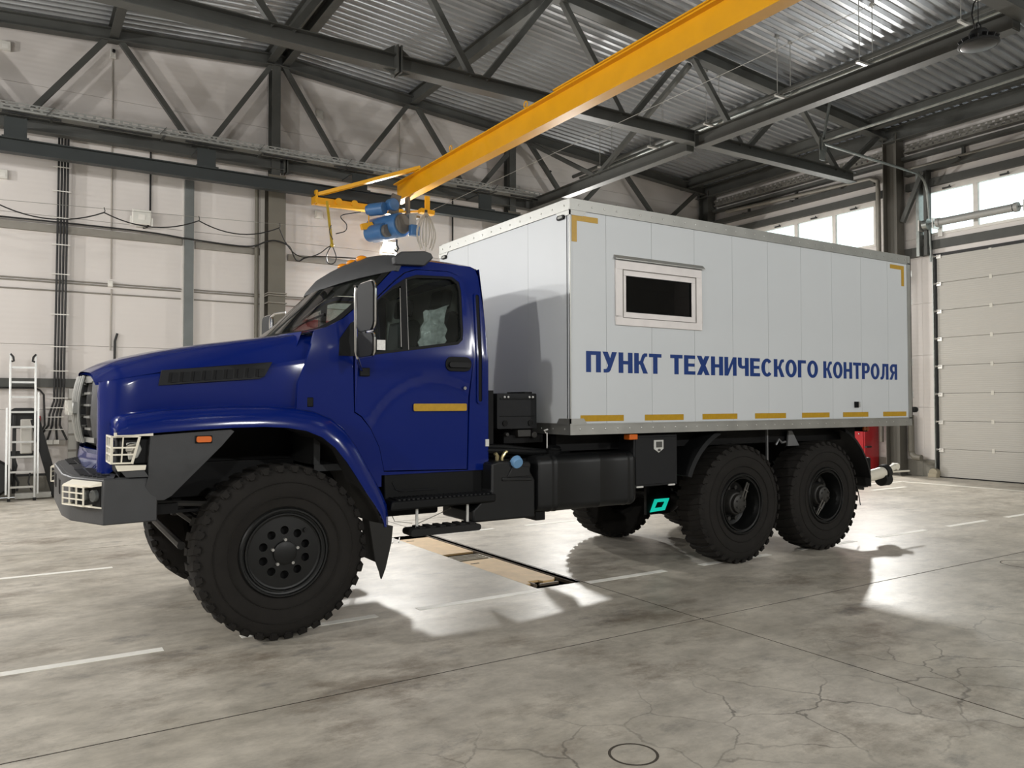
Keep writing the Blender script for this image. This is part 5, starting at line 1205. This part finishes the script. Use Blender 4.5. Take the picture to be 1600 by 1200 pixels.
# items between cab and van
b = MB(); b.prism(rrect(3.60, 4.02, 1.46, 1.775, .012, 3), 'y', CY-.93, CY-.55); bx = b.build('battery_box', 'plastic_dark', truck, bevel=.01)
b = MB(); b.box(3.63, 3.99, CY-.938, CY-.93, 1.72, 1.735); b.box(3.63, 3.99, CY-.938, CY-.93, 1.57, 1.575); b.box(3.91, 3.99, CY-.9, CY-.6, 1.775, 1.79); b.build('box_rib', 'plastic_black', bx)
b = MB()
for x in (3.672, 3.71, 3.935, 3.972): b.sphere((x, CY-.94, 1.742), .011, 8, 6)
b.build('box_rivet', 'bright_metal', bx)
for x in (3.68, 3.95):
    b = MB(); b.cyl((x, CY-.94, 1.51), (x, CY-.925, 1.51), .026, n=12); b.build('box_bolt', 'chassis_black', bx)
b = MB(); b.box(3.50, 3.58, CY-.90, CY+.90, 1.1, 1.8); b.box(3.58, 4.05, CY-.50, CY+.5, 1.25, 1.60); b.box(3.70, 4.12, CY-.88, CY-.6, 1.33, 1.40); b.build('engine_tunnel', 'chassis_black', ch)
b = MB(); b.box(3.82, 3.96, CY-.93, CY-.80, 1.385, 1.45); b.cyl((4.0, CY-.93, 1.40), (4.0, CY-.86, 1.40), .03, n=10); b.cyl((3.71, CY-.93, 1.41), (3.71, CY-.88, 1.41), .02, n=8); b.build('valve_block', 'lug_dark', ch, bevel=.006)
b = MB(); b.tube([(4.10, CY-.98, 1.28), (4.10, CY-.98, 1.42)], .006, 6); b.tube([(4.08, CY-.99, 1.42), (4.06, CY-.99, 1.44), (4.10, CY-.99, 1.45)], .008, 6); b.build('rod', 'bright_metal', ch)
b = MB()
for k, (dz, dy) in enumerate(((0, 0), (.03, .05), (-.03, .06), (.01, .12))): b.tube([(3.42, CY-1.0+dy, 1.28+dz), (3.65, CY-1.03+dy, 1.27+dz), (3.9, CY-1.02+dy, 1.25+dz*.5), (4.15, CY-.95+dy, 1.24), (4.4, CY-.9+dy, 1.25)], .028, 8)
b.build('air_hose', 'plastic_black', ch)
b = MB(); b.tube([(3.52, CY-1.06, 1.17), (3.52, CY-1.06, 1.235), (3.50, CY-1.06, 1.26)], .018, 8); b.tube([(3.57, CY-1.06, 1.17), (3.57, CY-1.06, 1.22), (3.60, CY-1.06, 1.26), (3.62, CY-1.06, 1.27)], .016, 8); b.tube([(3.50, CY-1.06, 1.175), (3.6, CY-1.06, 1.175)], .012, 6); b.build('brass_fitting', mat('old_brass', '#b0a47c', .3, .8), ch)
# urea tank
b = MB(); b.prism([(3.22, .70), (3.84, .70), (3.84, 1.02), (3.79, 1.10), (3.80, 1.16), (3.78, 1.185), (3.48, 1.20), (3.40, 1.18), (3.40, .95), (3.22, .80)], 'y', CY-1.17, CY-.62); ut = b.build('urea_tank', 'tank_black', truck, bevel=.02, seg=3)
b = MB(); b.prism([(3.50, 1.03), (3.80, 1.02), (3.80, 1.05), (3.50, 1.06)], 'y', CY-1.182, CY-1.16); b.prism([(3.55, 1.06), (3.79, 1.06), (3.77, 1.14), (3.60, 1.15)], 'y', CY-1.182, CY-1.16); b.build('tank_rib', 'tank_black', ut, bevel=.006)
b = MB(); b.cyl((3.64, CY-1.10, 1.15), (3.64, CY-1.16, 1.185), .055, .055, 14); b.build('filler_neck', 'plastic_black', ut)
b = MB(); b.lathe([(0, .05), (.045, .05), (.052, .04), (.055, 0), (.05, -.005)], (0, 0, 0), 'y', 12); Rm = Matrix.Rotation(math.radians(28), 3, 'X')
b.v = [tuple(Rm @ Vector((v[0], -v[1], v[2]))+Vector((3.64, CY-1.165, 1.195))) for v in b.v]; b.build('tank_cap', 'cap_blue', ut, smooth=30)
# fuel tank
def tank_ring(x, sc=1.0):
    return [(x, CY-.85+(p[0])*sc, .975+p[1]*sc) for p in rrect(-.33, .33, -.245, .25, .075, 5)]
b = MB(); st_ = [(3.86, .86), (3.875, .96), (3.90, 1.0), (3.99, 1.0), (4.0, 1.015), (4.015, 1.015), (4.025, 1.0), (4.05, 1.0), (4.06, 1.015), (4.075, 1.015), (4.085, 1.0), (4.53, 1.0), (4.54, 1.012), (4.555, 1.012), (4.565, 1.0), (4.86, 1.0), (4.87, 1.014), (4.885, 1.014), (4.895, 1.0), (4.925, 1.0), (4.935, 1.014), (4.95, 1.014), (4.96, 1.0), (4.985, .97), (5.0, .88)]
b.loft([tank_ring(x, c) for x, c in st_], True, True); ft = b.build('fuel_tank', 'tank_black', truck, smooth=30)
b = MB(); b.cyl((4.16, CY-.98, 1.20), (4.16, CY-1.0, 1.275), .07, n=18); b.cyl((4.16, CY-1.0, 1.275), (4.16, CY-1.005, 1.295), .06, n=18); b.build('fuel_cap', 'plastic_black', ft)
b = MB(); b.bar((4.60, CY-.9, .70), (4.98, CY-.85, .735), .04, .03); b.bar((4.95, CY-1.05, .73), (4.95, CY-.6, .68), .04, .03); b.build('tank_bracket', 'chassis_black', ft, bevel=.006)
b = MB(); b.box(3.88, 3.98, CY-1.12, CY-.8, .66, .74); b.build('drain_valve', 'chassis_black', ft, bevel=.006)
b = MB(); b.box(3.55, 3.9, CY-1.0, CY-.4, 1.0, 1.2); b.build('tank_support', 'chassis_black', ft, bevel=.006)
# toolbox
b = MB(); b.box(4.965, 5.525, CY-1.17, CY-.6, .89, 1.385); tb = b.build('toolbox', 'plastic_dark', truck, bevel=.006)
b = MB(); b.box(4.985, 5.505, CY-1.178, CY-1.17, .91, 1.36); b.build('toolbox_door', 'plastic_dark', tb, bevel=.004)
b = MB(); b.prism([(5.21, 1.33), (5.33, 1.33), (5.33, 1.245), (5.27, 1.21), (5.21, 1.245)], 'y', CY-1.186, CY-1.178); lk = b.build('lock_plate', 'bright_metal', tb)
b = MB(); b.box(5.235, 5.305, CY-1.195, CY-1.186, 1.26, 1.315); b.cyl((5.27, CY-1.20, 1.235), (5.27, CY-1.186, 1.235), .012, n=10); b.build('lock_latch', mat('latch_grey', '#5c5c5a', .4, .6), tb)
b = MB(); b.box(4.99, 5.07, CY-1.185, CY-1.17, .885, .90); b.box(5.40, 5.48, CY-1.185, CY-1.17, .885, .90); b.build('toolbox_hinge', 'bright_metal', tb)
b = MB(); b.box(4.86, 4.96, CY-1.235, CY-1.15, 1.345, 1.395); b.build('side_lamp', 'amber_dull', truck, bevel=.006)
# rear mudguards
for s in (-1, 1):
    def guard(pts, nm_):
        b = MB(); R_ = []
        for (x, z), (nx, nz) in pts: R_.append([(x-nx*.00, CY+s*.72, z), (x, CY+s*1.10, z), (x-nx*.02, CY+s*1.16, z-nz*.02), (x-nx*.06, CY+s*1.175, z-nz*.06), (x-nx*.06, CY+s*1.16, z-nz*.06), (x-nx*.03, CY+s*1.09, z-nz*.03), (x-nx*.02, CY+s*.72, z-nz*.02)])
        b.loft(R_, True, True); return b.build(nm_, 'plastic_black', truck, smooth=40)
    def arc_pts(cx, cz, r, a0, a1, n=12):
        return [((cx+r*math.cos(math.radians(a0+(a1-a0)*k/n)), cz+r*math.sin(math.radians(a0+(a1-a0)*k/n))), (math.cos(math.radians(a0+(a1-a0)*k/n)), math.sin(math.radians(a0+(a1-a0)*k/n)))) for k in range(n+1)]
    guard(arc_pts(6.42, .66, .82, 158, 112), 'rear_mudguard'); g2 = guard(arc_pts(7.92, .62, .84, 68, 12), 'rear_mudguard')
    b = MB(); b.box(8.72, 8.735, CY+s*.72, CY+s*1.15, .68, .80); b.build('rubber_flap', 'mud_rubber', g2)
b = MB(); b.bar((7.05, CY-1.0, 1.40), (7.05, CY-1.0, 1.02), .02, .02); b.prism([(7.42, 1.37), (7.48, 1.37), (7.60, 1.20), (7.40, 1.20)], 'y', CY-1.0, CY-.98); b.tube([(7.2, CY-1, 1.22), (7.25, CY-1, 1.28), (7.3, CY-1, 1.24), (7.36, CY-1, 1.25)], .012, 6); b.build('guard_bracket', mat('bracket_grey', '#77787a', .4, .4), ch)
b = MB(); b.plate([(6.02, .47), (6.24, .48), (6.31, .61), (6.09, .61)], [[(6.085, .51), (6.20, .515), (6.245, .575), (6.125, .575)]], lambda x, z, k: (x, CY-.24+(.01 if k else 0), z), 0); b.build('light_tag', 'teal_glow', ch, smooth=0)
b = MB(); b.box(5.98, 6.34, CY-.22, CY-.18, .44, .95); b.build('tag_plate', 'chassis_black', ch)
# rear tow bar and tail gear
b = MB(); b.cyl((9.30, CY-.62, .70), (9.80, CY-.62, .76), .075, n=18); tw = b.build('tow_tube', 'guard_white', truck)
b = MB(); b.cyl((9.80, CY-.62, .755), (9.88, CY-.62, .77), .10, n=18); b.cyl((9.76, CY-.62, .67), (9.90, CY-.62, .67), .09, n=16); b.build('tow_collar', 'rubber_black', tw)
b = MB(); b.cyl((9.88, CY-.62, .775), (10.09, CY-.62, .825), .042, n=14); b.cyl((10.095, CY-.66, .825), (10.095, CY-.58, .825), .045, n=14); b.build('tow_rod', 'guard_white', tw)
b = MB(); b.cyl((9.88, CY-.62, .755), (10.42, CY-.62, .75), .012, n=8); b.build('tow_pin', 'guard_white', tw)
b = MB(); b.box(8.8, 9.40, CY-.72, CY+.5, .62, .98); b.box(8.7, 9.15, CY-.85, CY-.5, .62, .80); b.cyl((8.65, CY-.7, .56), (9.0, CY-.7, .60), .05, n=12); b.build('rear_crossmember', 'chassis_black', ch, bevel=.015)
b = MB(); b.tube([(9.1, CY-.72, .62), (9.13, CY-.72, .5), (9.16, CY-.72, .38)], .006, 5); b.tube([(8.85, CY-.8, .55), (8.95, CY-.82, .62), (9.1, CY-.8, .6)], .018, 6); b.build('trailing_cable', 'cable_black', ch)
b = MB(); b.box(8.86, 8.92, CY-1.0, CY-.72, 1.33, 1.40); tl = b.build('tail_lamp', 'plastic_black', truck, bevel=.01)
b = MB(); b.cyl((8.90, CY-1.01, 1.365), (8.90, CY-.99, 1.365), .028, n=12); b.cyl((8.84, CY-1.01, 1.37), (8.84, CY-.99, 1.37), .028, n=12); b.build('tail_lens', 'amber_dull', tl)

# ---- wheels
R_T, W_T = .628, .38
def tyre(cx, yo, s):
    """yo outer plane; s=-1 near side (outer face towards -y)"""
    b = MB(); prof = [(.312, .035), (.33, .018), (.36, .012), (.42, .002), (.47, 0), (.52, .006), (.565, .022), (.596, .045), (.609, .09), (.612, W_T/2), (.609, W_T-.09), (.596, W_T-.045), (.565, W_T-.022), (.52, W_T-.006), (.47, W_T), (.40, W_T-.006), (.33, W_T-.02), (.312, W_T-.035), (.29, W_T-.05), (.29, .05)]
    b.lathe([(r, yo-s*t) for r, t in prof], (cx, 0, R_T-.004), 'y', 60, True)
    for t in (.395, .50): b.lathe([(t-.004, yo-s*.003), (t, yo+s*.004), (t+.004, yo-s*.003)], (cx, 0, R_T-.004), 'y', 60)
    N = 36
    for side in (0, 1):
        for k in range(N):
            a0 = 2*PI*(k+.5*side)/N; w = 2*PI/N*.66
            def Q(a, r, t): tt = t if side == 0 else W_T-t; return (cx+r*math.cos(a), yo-s*tt, R_T-.004+r*math.sin(a))
            sk = .05 if side == 0 else -.05
            lo = [Q(a0, .585, .02), Q(a0+w, .585, .02), Q(a0+w+sk, .60, .205), Q(a0+sk+.03, .60, .205)]
            hi = [Q(a0+.01, .618, .035), Q(a0+w-.01, .618, .035), Q(a0+w+sk-.01, R_T, .195), Q(a0+sk+.04, R_T, .195)]
            b.add(lo+hi, [(0, 3, 2, 1), (4, 5, 6, 7), (0, 1, 5, 4), (1, 2, 6, 5), (2, 3, 7, 6), (3, 0, 4, 7)])
            # shoulder block running down the sidewall
            lo = [Q(a0+.02, .57, .02), Q(a0+w*.75, .57, .02), Q(a0+w, .60, .07), Q(a0, .60, .07)]
            hi = [Q(a0+.03, .574, .010), Q(a0+w*.7, .574, .010), Q(a0+w-.01, .618, .03), Q(a0+.01, .618, .03)]
            b.add(lo+hi, [(0, 3, 2, 1), (4, 5, 6, 7), (0, 1, 5, 4), (1, 2, 6, 5), (2, 3, 7, 6), (3, 0, 4, 7)])
    return b.build('wheel', 'tyre_rubber', truck, smooth=28, origin=(cx, yo-s*W_T/2, R_T-.004))
CZ = R_T-.004
def circle(cx, cz, r, n): return [(cx+r*math.cos(2*PI*k/n), cz+r*math.sin(2*PI*k/n)) for k in range(n)]
def front_wheel(cx, yo, s):
    t = tyre(cx, yo, s); Y = lambda v: yo-s*v
    b = MB(); b.lathe([(r, Y(v)) for r, v in [(.30, .06), (.318, .034), (.322, .02), (.312, .008), (.300, .008), (.296, .022), (.282, .026), (.278, .012), (.268, .012), (.262, .03), (.25, .034)]], (cx, 0, CZ), 'y', 56); b.build('rim', 'rim_black', t)
    holes = [circle(cx+.158*math.cos(2*PI*(k+.5)/10), CZ+.158*math.sin(2*PI*(k+.5)/10), .030, 14) for k in range(10)]
    b = MB(); b.plate(circle(cx, CZ, .255, 48), holes, lambda x, z, k: (x, Y(.034+(.014 if k else 0)-.02*max(0, 1-math.hypot(x-cx, z-CZ)/.255)), z), .06); b.build('wheel_disc', 'rim_black', t, smooth=30)
    b = MB(); b.cyl((cx, Y(.10), CZ), (cx, Y(.09), CZ), .27, n=32); b.build('disc_backing', 'chassis_black', t)
    b = MB(); b.lathe([(0, Y(-.006)), (.07, Y(-.006)), (.082, Y(0)), (.086, Y(.03))], (cx, 0, CZ), 'y', 32); b.build('hub_cap', 'rim_black', t)
    for k in range(5):
        a = 2*PI*(k+.25)/5; x, z = cx+.093*math.cos(a), CZ+.093*math.sin(a)
        b = MB(); b.cyl((x, Y(.03), z), (x, Y(-.004), z), .011, n=8); b.build('hub_bolt', mat('bolt_bright', '#aaa9a5', .35, .7), t)
    b = MB(); b.cyl((cx+.15, Y(.03), CZ+.15), (cx+.15, Y(.004), CZ+.15), .016, n=10); b.build('valve', 'rim_black', t)
    return t
def rear_wheel(cx, yo, s, rot=0):
    t = tyre(cx, yo, s); Y = lambda v: yo-s*v
    b = MB(); b.lathe([(r, Y(v)) for r, v in [(.30, .06), (.318, .034), (.322, .02), (.312, .006), (.300, .006), (.295, .024), (.282, .028), (.276, .014), (.268, .016), (.262, .06), (.245, .10), (.235, .18), (.19, .195), (.12, .20)]], (cx, 0, CZ), 'y', 56); b.build('rim', 'rim_black', t)
    b = MB(); b.lathe([(.13, Y(.21)), (.125, Y(.10)), (.115, Y(.085)), (.10, Y(.08)), (.095, Y(.045)), (.08, Y(.035)), (.03, Y(.035)), (0, Y(.03))], (cx, 0, CZ), 'y', 28); hb = b.build('hub', 'lug_dark', t)
    for k in range(10):
        a = 2*PI*k/10; x, z = cx+.17*math.cos(a), CZ+.17*math.sin(a)
        b = MB(); b.cyl((x, Y(.20), z), (x, Y(.145), z), .026, .022, 10); b.build('wheel_nut', 'lug_dark', t)
    for k in range(6):
        a = 2*PI*(k+.5)/6; x, z = cx+.065*math.cos(a), CZ+.065*math.sin(a)
        b = MB(); b.cyl((x, Y(.05), z), (x, Y(.022), z), .010, n=8); b.build('hub_bolt', 'lug_dark', t)
    b = MB(); c, sn = math.cos(math.radians(rot)), math.sin(math.radians(rot))
    for d in (-.022, .022): b.bar((cx+.07*c-d*sn, Y(.03), CZ+.07*sn+d*c), (cx+.25*c-d*.6*sn, Y(.05), CZ+.25*sn+d*.6*c), .012, .01)
    b.bar((cx+.16*c-.03*sn, Y(.038), CZ+.16*sn+.03*c), (cx+.16*c+.03*sn, Y(.038), CZ+.16*sn-.03*c), .014, .01); b.build('hose_guard', mat('guard_steel', '#6e6c68', .4, .5), t)
    return t
for s in (-1, 1):
    front_wheel(1.66, CY+s*1.215, s)
    rear_wheel(6.49, CY+s*1.15, s, 58); rear_wheel(7.90, CY+s*1.15, s, 238)
# ---- van body
BX0, BX1, BY0, BY1, BZ0, BZ1 = 4.16, 9.42, 5.575, 8.085, 1.41, 3.50
b = MB(); b.box(BX0+.03, BX1-.03, BY0+.03, BY1-.03, BZ0, BZ0+.08); b.box(BX0+.01, BX1-.01, BY0+.01, BY1-.01, BZ1-.06, BZ1-.012); b.box(7.0, 7.04, BY0+.04, BY1-.04, BZ0+.08, BZ1-.06)
van = b.build('van_body', 'box_inside', truck)
wx0, wx1, wz0, wz1 = 4.70, 5.75, 2.43, 2.985
px_ = [BX0, 4.57, 5.125, 5.69, 6.235, 6.78, 7.325, 7.87, 8.415, 8.95, BX1]
g = .0016
for a, c in zip(px_[:-1], px_[1:]):
    a += g; c -= g; z0, z1 = BZ0+.02, BZ1-.02
    for near in (True, False):
        y0, y1 = (BY0, BY0+.035) if near else (BY1-.035, BY1)
        b = MB()
        if near and c > wx0 and a < wx1:
            b.box(a, c, y0, y1, z0, wz0)
            if a > wx0 and c < wx1: b.build('side_panel', 'box_white', van, smooth=0); b = MB()
            b.box(a, c, y0, y1, wz1, z1)
            if a < wx0: b.box(a, wx0, y0, y1, wz0, wz1)
            if c > wx1: b.box(wx1, c, y0, y1, wz0, wz1)
        else: b.box(a, c, y0, y1, z0, z1)
        b.build('side_panel', 'box_white', van, smooth=0)
for a, c in zip([BY0, 6.16, 7.12, BY1], [6.16, 7.12, BY1, 0]):
    if c == 0: break
b = MB()
fy = [BY0+.036, 6.245, 7.415, BY1-.036]
for a, c in zip(fy[:-1], fy[1:]):
    b = MB(); b.box(BX0, BX0+.035, a+g, c-g, BZ0+.02, BZ1-.02); b.build('front_panel', 'box_white', van, smooth=0)
b = MB(); b.box(BX1-.035, BX1, BY0+.036, BY1-.036, BZ0+.02, BZ1-.02); b.build('rear_panel', 'box_white', van, smooth=0)
for bb in ((BX0, BX0+.03, BY0+.02, BY0+.05), (BX1-.03, BX1, BY0+.01, BY0+.05), (BX0+.01, BX0+.05, BY1-.05, BY1-.02)):
    b = MB(); b.box(*bb, BZ0, BZ1); b.build('corner_core', 'box_white', van, smooth=0)
# aluminium edge rails, corner plates and rivets
def rail(z0, z1, nm_, up_):
    b = MB(); e = .006
    b.box(BX0-e, BX1+e, BY0-e, BY0-.0005, z0, z1); b.box(BX0-e, BX1+e, BY1+.0005, BY1+e, z0, z1)
    b.box(BX0-e, BX0-.0005, BY0, BY1, z0, z1); b.box(BX1+.0005, BX1+e, BY0, BY1, z0, z1)
    if up_:
        b.box(BX0-e, BX1+e, BY0-e, BY0+.06, z1, z1+.004); b.box(BX0-e, BX1+e, BY1-.06, BY1+e, z1, z1+.004); b.box(BX0-e, BX0+.06, BY0, BY1, z1, z1+.004); b.box(BX1-.06, BX1+e, BY0, BY1, z1, z1+.004)
        b.box(BX0-e-.006, BX1+e, BY0-e-.006, BY0-.0005, z0, z0+.012); b.box(BX0-e-.006, BX0-.0005, BY0-e, BY1, z0, z0+.012)
    else:
        b.box(BX0-e-.006, BX1+e, BY0-e-.006, BY0-.0005, z1-.012, z1); b.box(BX0-e-.006, BX0-.0005, BY0-e, BY1, z1-.012, z1)
    return b.build(nm_, 'alu_rail', van, smooth=0)
rail(BZ1-.095, BZ1+.005, 'roof_rail', True); rail(BZ0-.005, BZ0+.095, 'floor_rail', False)
b = MB(); e = .008
for x0, sx in ((BX0-e, 1),):
    for zt, sz in ((BZ1-.09, -1), (BZ0+.09, 1)):
        b.prism([(x0, zt), (x0+.19, zt), (x0+.15, zt+sz*.05), (x0, zt+sz*.05)], 'y', BY0-e, BY0-.001)
        b.prism([(BY0-e, zt), (BY0+.20, zt), (BY0+.16, zt+sz*.05), (BY0-e, zt+sz*.05)], 'x', BX0-e, BX0-.001)
        b.prism([(BY1+e, zt), (BY1-.22, zt), (BY1-.17, zt+sz*.05), (BY1+e, zt+sz*.05)], 'x', BX0-e, BX0-.001)
b.box(BX0-e, BX0+.004, BY0-e, BY0+.004, BZ0, BZ1); b.build('corner_plate', 'alu_rail', van, smooth=0)
b = MB(); b.box(BX1-.06, BX1+.012, BY0-.012, BY0-.0005, BZ0, BZ1); b.box(BX1, BX1+.012, BY0-.012, BY0+.06, BZ0, BZ1)
for z in (1.75, 2.15, 2.9, 3.25): b.cyl((BX1+.02, BY0-.008, z), (BX1+.02, BY0-.008, z+.08), .012, n=8)
b.build('rear_corner_post', 'alu_rail', van, smooth=0)
b = MB()
n = 36
for k in range(n):
    x = BX0+.10+(BX1-BX0-.2)*k/(n-1)
    for z in (BZ1-.045, BZ0+.045): b.sphere((x, BY0-.007, z), .009, 8, 4, (1, .6, 1))
for k in range(14):
    y = BY0+.08+(BY1-BY0-.16)*k/13
    for z in (BZ1-.045, BZ0+.045): b.sphere((BX0-.007, y, z), .009, 8, 4, (.6, 1, 1))
o = b.build('rivets', 'aluminium', van); o['kind'] = 'stuff'
for x0, x1 in ((4.27, 4.77), (5.03, 5.53), (5.79, 6.29), (6.56, 7.05), (7.32, 7.80), (8.05, 8.53), (8.83, 9.31)):
    b = MB(); b.box(x0, x1, BY0-.003, BY0-.0005, 1.523, 1.578); b.build('reflective_strip', 'reflect_yellow', van, smooth=0)
b = MB(); b.prism([(4.178, 3.125), (4.235, 3.125), (4.235, 3.315), (4.475, 3.315), (4.475, 3.365), (4.178, 3.365)], 'y', BY0-.003, BY0-.0005); b.build('reflective_corner', 'reflect_yellow', van, smooth=0)
b = MB(); b.prism([(9.30, 3.125), (9.245, 3.125), (9.245, 3.325), (9.01, 3.325), (9.01, 3.375), (9.30, 3.375)], 'y', BY0-.003, BY0-.0005); b.build('reflective_corner', 'reflect_yellow', van, smooth=0)
# painted lettering, bold sans capitals drawn as outlines
SW = .25
def arc_band(cx, cy, rx, ry, a0, a1, w, wy, n=18):
    o = [(cx+rx*math.cos(math.radians(a0+(a1-a0)*i/n)), cy+ry*math.sin(math.radians(a0+(a1-a0)*i/n))) for i in range(n+1)]
    q = [(cx+(rx-w)*math.cos(math.radians(a1+(a0-a1)*i/n)), cy+(ry-wy)*math.sin(math.radians(a1+(a0-a1)*i/n))) for i in range(n+1)]
    return o+q
def rc(x0, x1, y0, y1): return [(x0, y0), (x1, y0), (x1, y1), (x0, y1)]
V, H_ = .232, .18
GLYPH = {   # width, list of polygons in a unit-high box
 'П': (.70, [rc(0, V, 0, 1-H_), rc(.70-V, .70, 0, 1-H_), rc(0, .70, 1-H_, 1)]),
 'У': (.70, [[(0, 1), (.25, 1), (.46, .46), (.30, .26)], [(.46, 1), (.70, 1), (.39, .12), (.31, .02), (.20, 0), (.05, 0), (.05, .17), (.15, .17), (.21, .20), (.25, .30)]]),
 'Н': (.70, [rc(0, V, 0, 1), rc(.70-V, .70, 0, 1), rc(V, .70-V, .42, .59)]),
 'К': (.68, [rc(0, V, 0, 1), [(V, .42), (.29, .45), (.46, 0), (.70, 0), (.47, .53), (.30, .62), (V, .60)], [(.30, .60), (.45, .52), (.52, .74), (.58, .83), (.67, .84), (.67, 1), (.52, 1), (.42, .93), (.36, .76)]]),
 'Т': (.66, [rc(0, .66, 1-H_, 1), rc(.33-V/2, .33+V/2, 0, 1-H_)]),
 'Е': (.62, [rc(0, V, 0, 1), rc(V, .62, 0, H_), rc(V, .58, .42, .58), rc(V, .61, 1-H_, 1)]),
 'Х': (.72, [[(0, 0), (.26, 0), (.72, 1), (.46, 1)], [(0, 1), (.26, 1), (.36, .782), (.23, .5)], [(.46, 0), (.72, 0), (.49, .5), (.36, .218)]]),
 'И': (.72, [rc(0, V-.01, 0, 1), rc(.72-V+.01, .72, 0, 1), [(V-.01, .02), (V-.01, .36), (.72-V+.01, .98), (.72-V+.01, .64)]]),
 'Ч': (.66, [rc(.66-V, .66, 0, 1), [(0, 1), (V, 1), (V, .66), (.24, .58), (.30, .55), (.66-V, .57), (.66-V, .41), (.26, .39), (.10, .44), (.02, .54), (0, .64)]]),
 'С': (.72, [arc_band(.37, .5, .37, .51, 42, 318, V, H_)]),
 'О': (.76, [arc_band(.38, .5, .38, .51, 0, 180, V, H_), arc_band(.38, .5, .38, .51, 180, 360, V, H_)]),
 'Г': (.56, [rc(0, V, 0, 1), rc(V, .56, 1-H_, 1)]),
 'Р': (.66, [rc(0, V, 0, 1), rc(V, .36, 1-H_, 1), rc(V, .36, .36, .36+.155), arc_band(.36, .68, .30, .32, -90, 90, V, .16)]),
 'Л': (.72, [rc(.72-V, .72, 0, 1), rc(.18, .72-V, 1-H_, 1), [(.18, 1-H_), (.38, 1-H_), (.355, .34), (.30, .12), (.20, .01), (.08, -.01), (0, .0), (0, .16), (.07, .16), (.12, .22), (.155, .40)]]),
 'Я': (.70, [rc(.70-V, .70, 0, 1), rc(.34, .70-V, 1-H_, 1), rc(.34, .70-V, .39, .54), arc_band(.34, .695, .30, .305, 90, 270, V, .155), [(.0, 0), (.23, 0), (.43, .40), (.24, .44)]]),
}
def signwriting(word, x0, x1, z0, h):
    gap = .085; tot = sum(GLYPH[c][0] for c in word)+gap*(len(word)-1); k = (x1-x0)/tot; x = x0
    for c in word:
        w, polys = GLYPH[c]; b = MB()
        for i, p in enumerate(polys): b.prism([(x+q[0]*k, z0+q[1]*h) for q in p], 'y', BY0-.0016-.00015*i, BY0-.0003)
        b.build('letter', 'letter_blue', van, smooth=0); x += (w+gap)*k
for word, x0, x1 in (('ПУНКТ', 4.335, 5.245), ('ТЕХНИЧЕСКОГО', 5.36, 7.605), ('КОНТРОЛЯ', 7.70, 9.13)):
    signwriting(word, x0, x1, 1.965, .19)
# window with its drip ledge
b = MB(); y = BY0
def frame(b, x0, x1, z0, z1, w, y0, y1):
    b.box(x0, x1, y0, y1, z0, z0+w); b.box(x0, x1, y0, y1, z1-w, z1); b.box(x0, x0+w, y0, y1, z0+w, z1-w); b.box(x1-w, x1, y0, y1, z0+w, z1-w)
frame(b, 4.675, 5.78, 2.405, 3.005, .08, y-.018, y-.0005); vw = b.build('van_window', 'pvc_white', van, bevel=.004)
b = MB(); frame(b, 4.745, 5.70, 2.475, 2.925, .055, y-.012, y+.03); b.build('sash', 'pvc_white', vw, bevel=.005)
b = MB(); frame(b, 4.755, 5.70, 2.474, 2.926, .006, y-.0195, y-.017); b.build('sash_seal', 'panel_gap', vw, smooth=0)
b = MB(); frame(b, 4.797, 5.648, 2.527, 2.873, .010, y-.006, y+.012); b.build('glazing_bead', 'plastic_black', vw, smooth=0)
b = MB(); b.box(4.79, 5.66, y+.004, y+.012, 2.52, 2.88); b.build('van_glass', 'van_glass', vw, smooth=0)
b = MB(); b.box(4.76, 5.7, y+.034, y+.04, 2.49, 2.91); b.build('window_blind', mat('blind_dark', '#2a2f30', .5), vw, smooth=0)  # dark sheet whose colour stands for the dim interior and glass reflection
b = MB(); b.prism([(y-.0005, 3.055), (y-.035, 3.02), (y-.035, 3.012), (y-.0005, 3.03)], 'x', 4.66, 5.81); b.build('drip_ledge', 'alu_rail', vw, smooth=0)
for yy in (5.70, 7.96):
    b = MB(); b.prism(rrect(yy-.055, yy+.055, 3.335, 3.375, .018, 4), 'x', BX0-.018, BX0); ml = b.build('marker_lamp', 'plastic_black', van)
    b = MB(); b.prism(rrect(yy-.035, yy+.035, 3.345, 3.366, .009, 4), 'x', BX0-.022, BX0-.018); b.build('marker_lens', 'lamp_lens', ml)
b = MB(); b.box(8.29, 8.34, BY0-.03, BY0, 1.635, 1.70); b.box(8.27, 8.29, BY0-.05, BY0, 1.64, 1.695); b.build('outlet', 'chrome', van, bevel=.004)
b = MB(); b.box(8.265, 8.27, BY0-.055, BY0, 1.63, 1.70); b.build('outlet_lid', 'plastic_black', van)
b = MB(); b.cyl((BX1+.012, BY0+.06, 1.60), (BX1+.18, BY0+.06, 1.60), .03, n=12); b.cyl((BX1+.16, BY0+.06, 1.60), (BX1+.2, BY0+.06, 1.60), .036, n=12); b.build('rubber_marker', 'rubber_black', van)
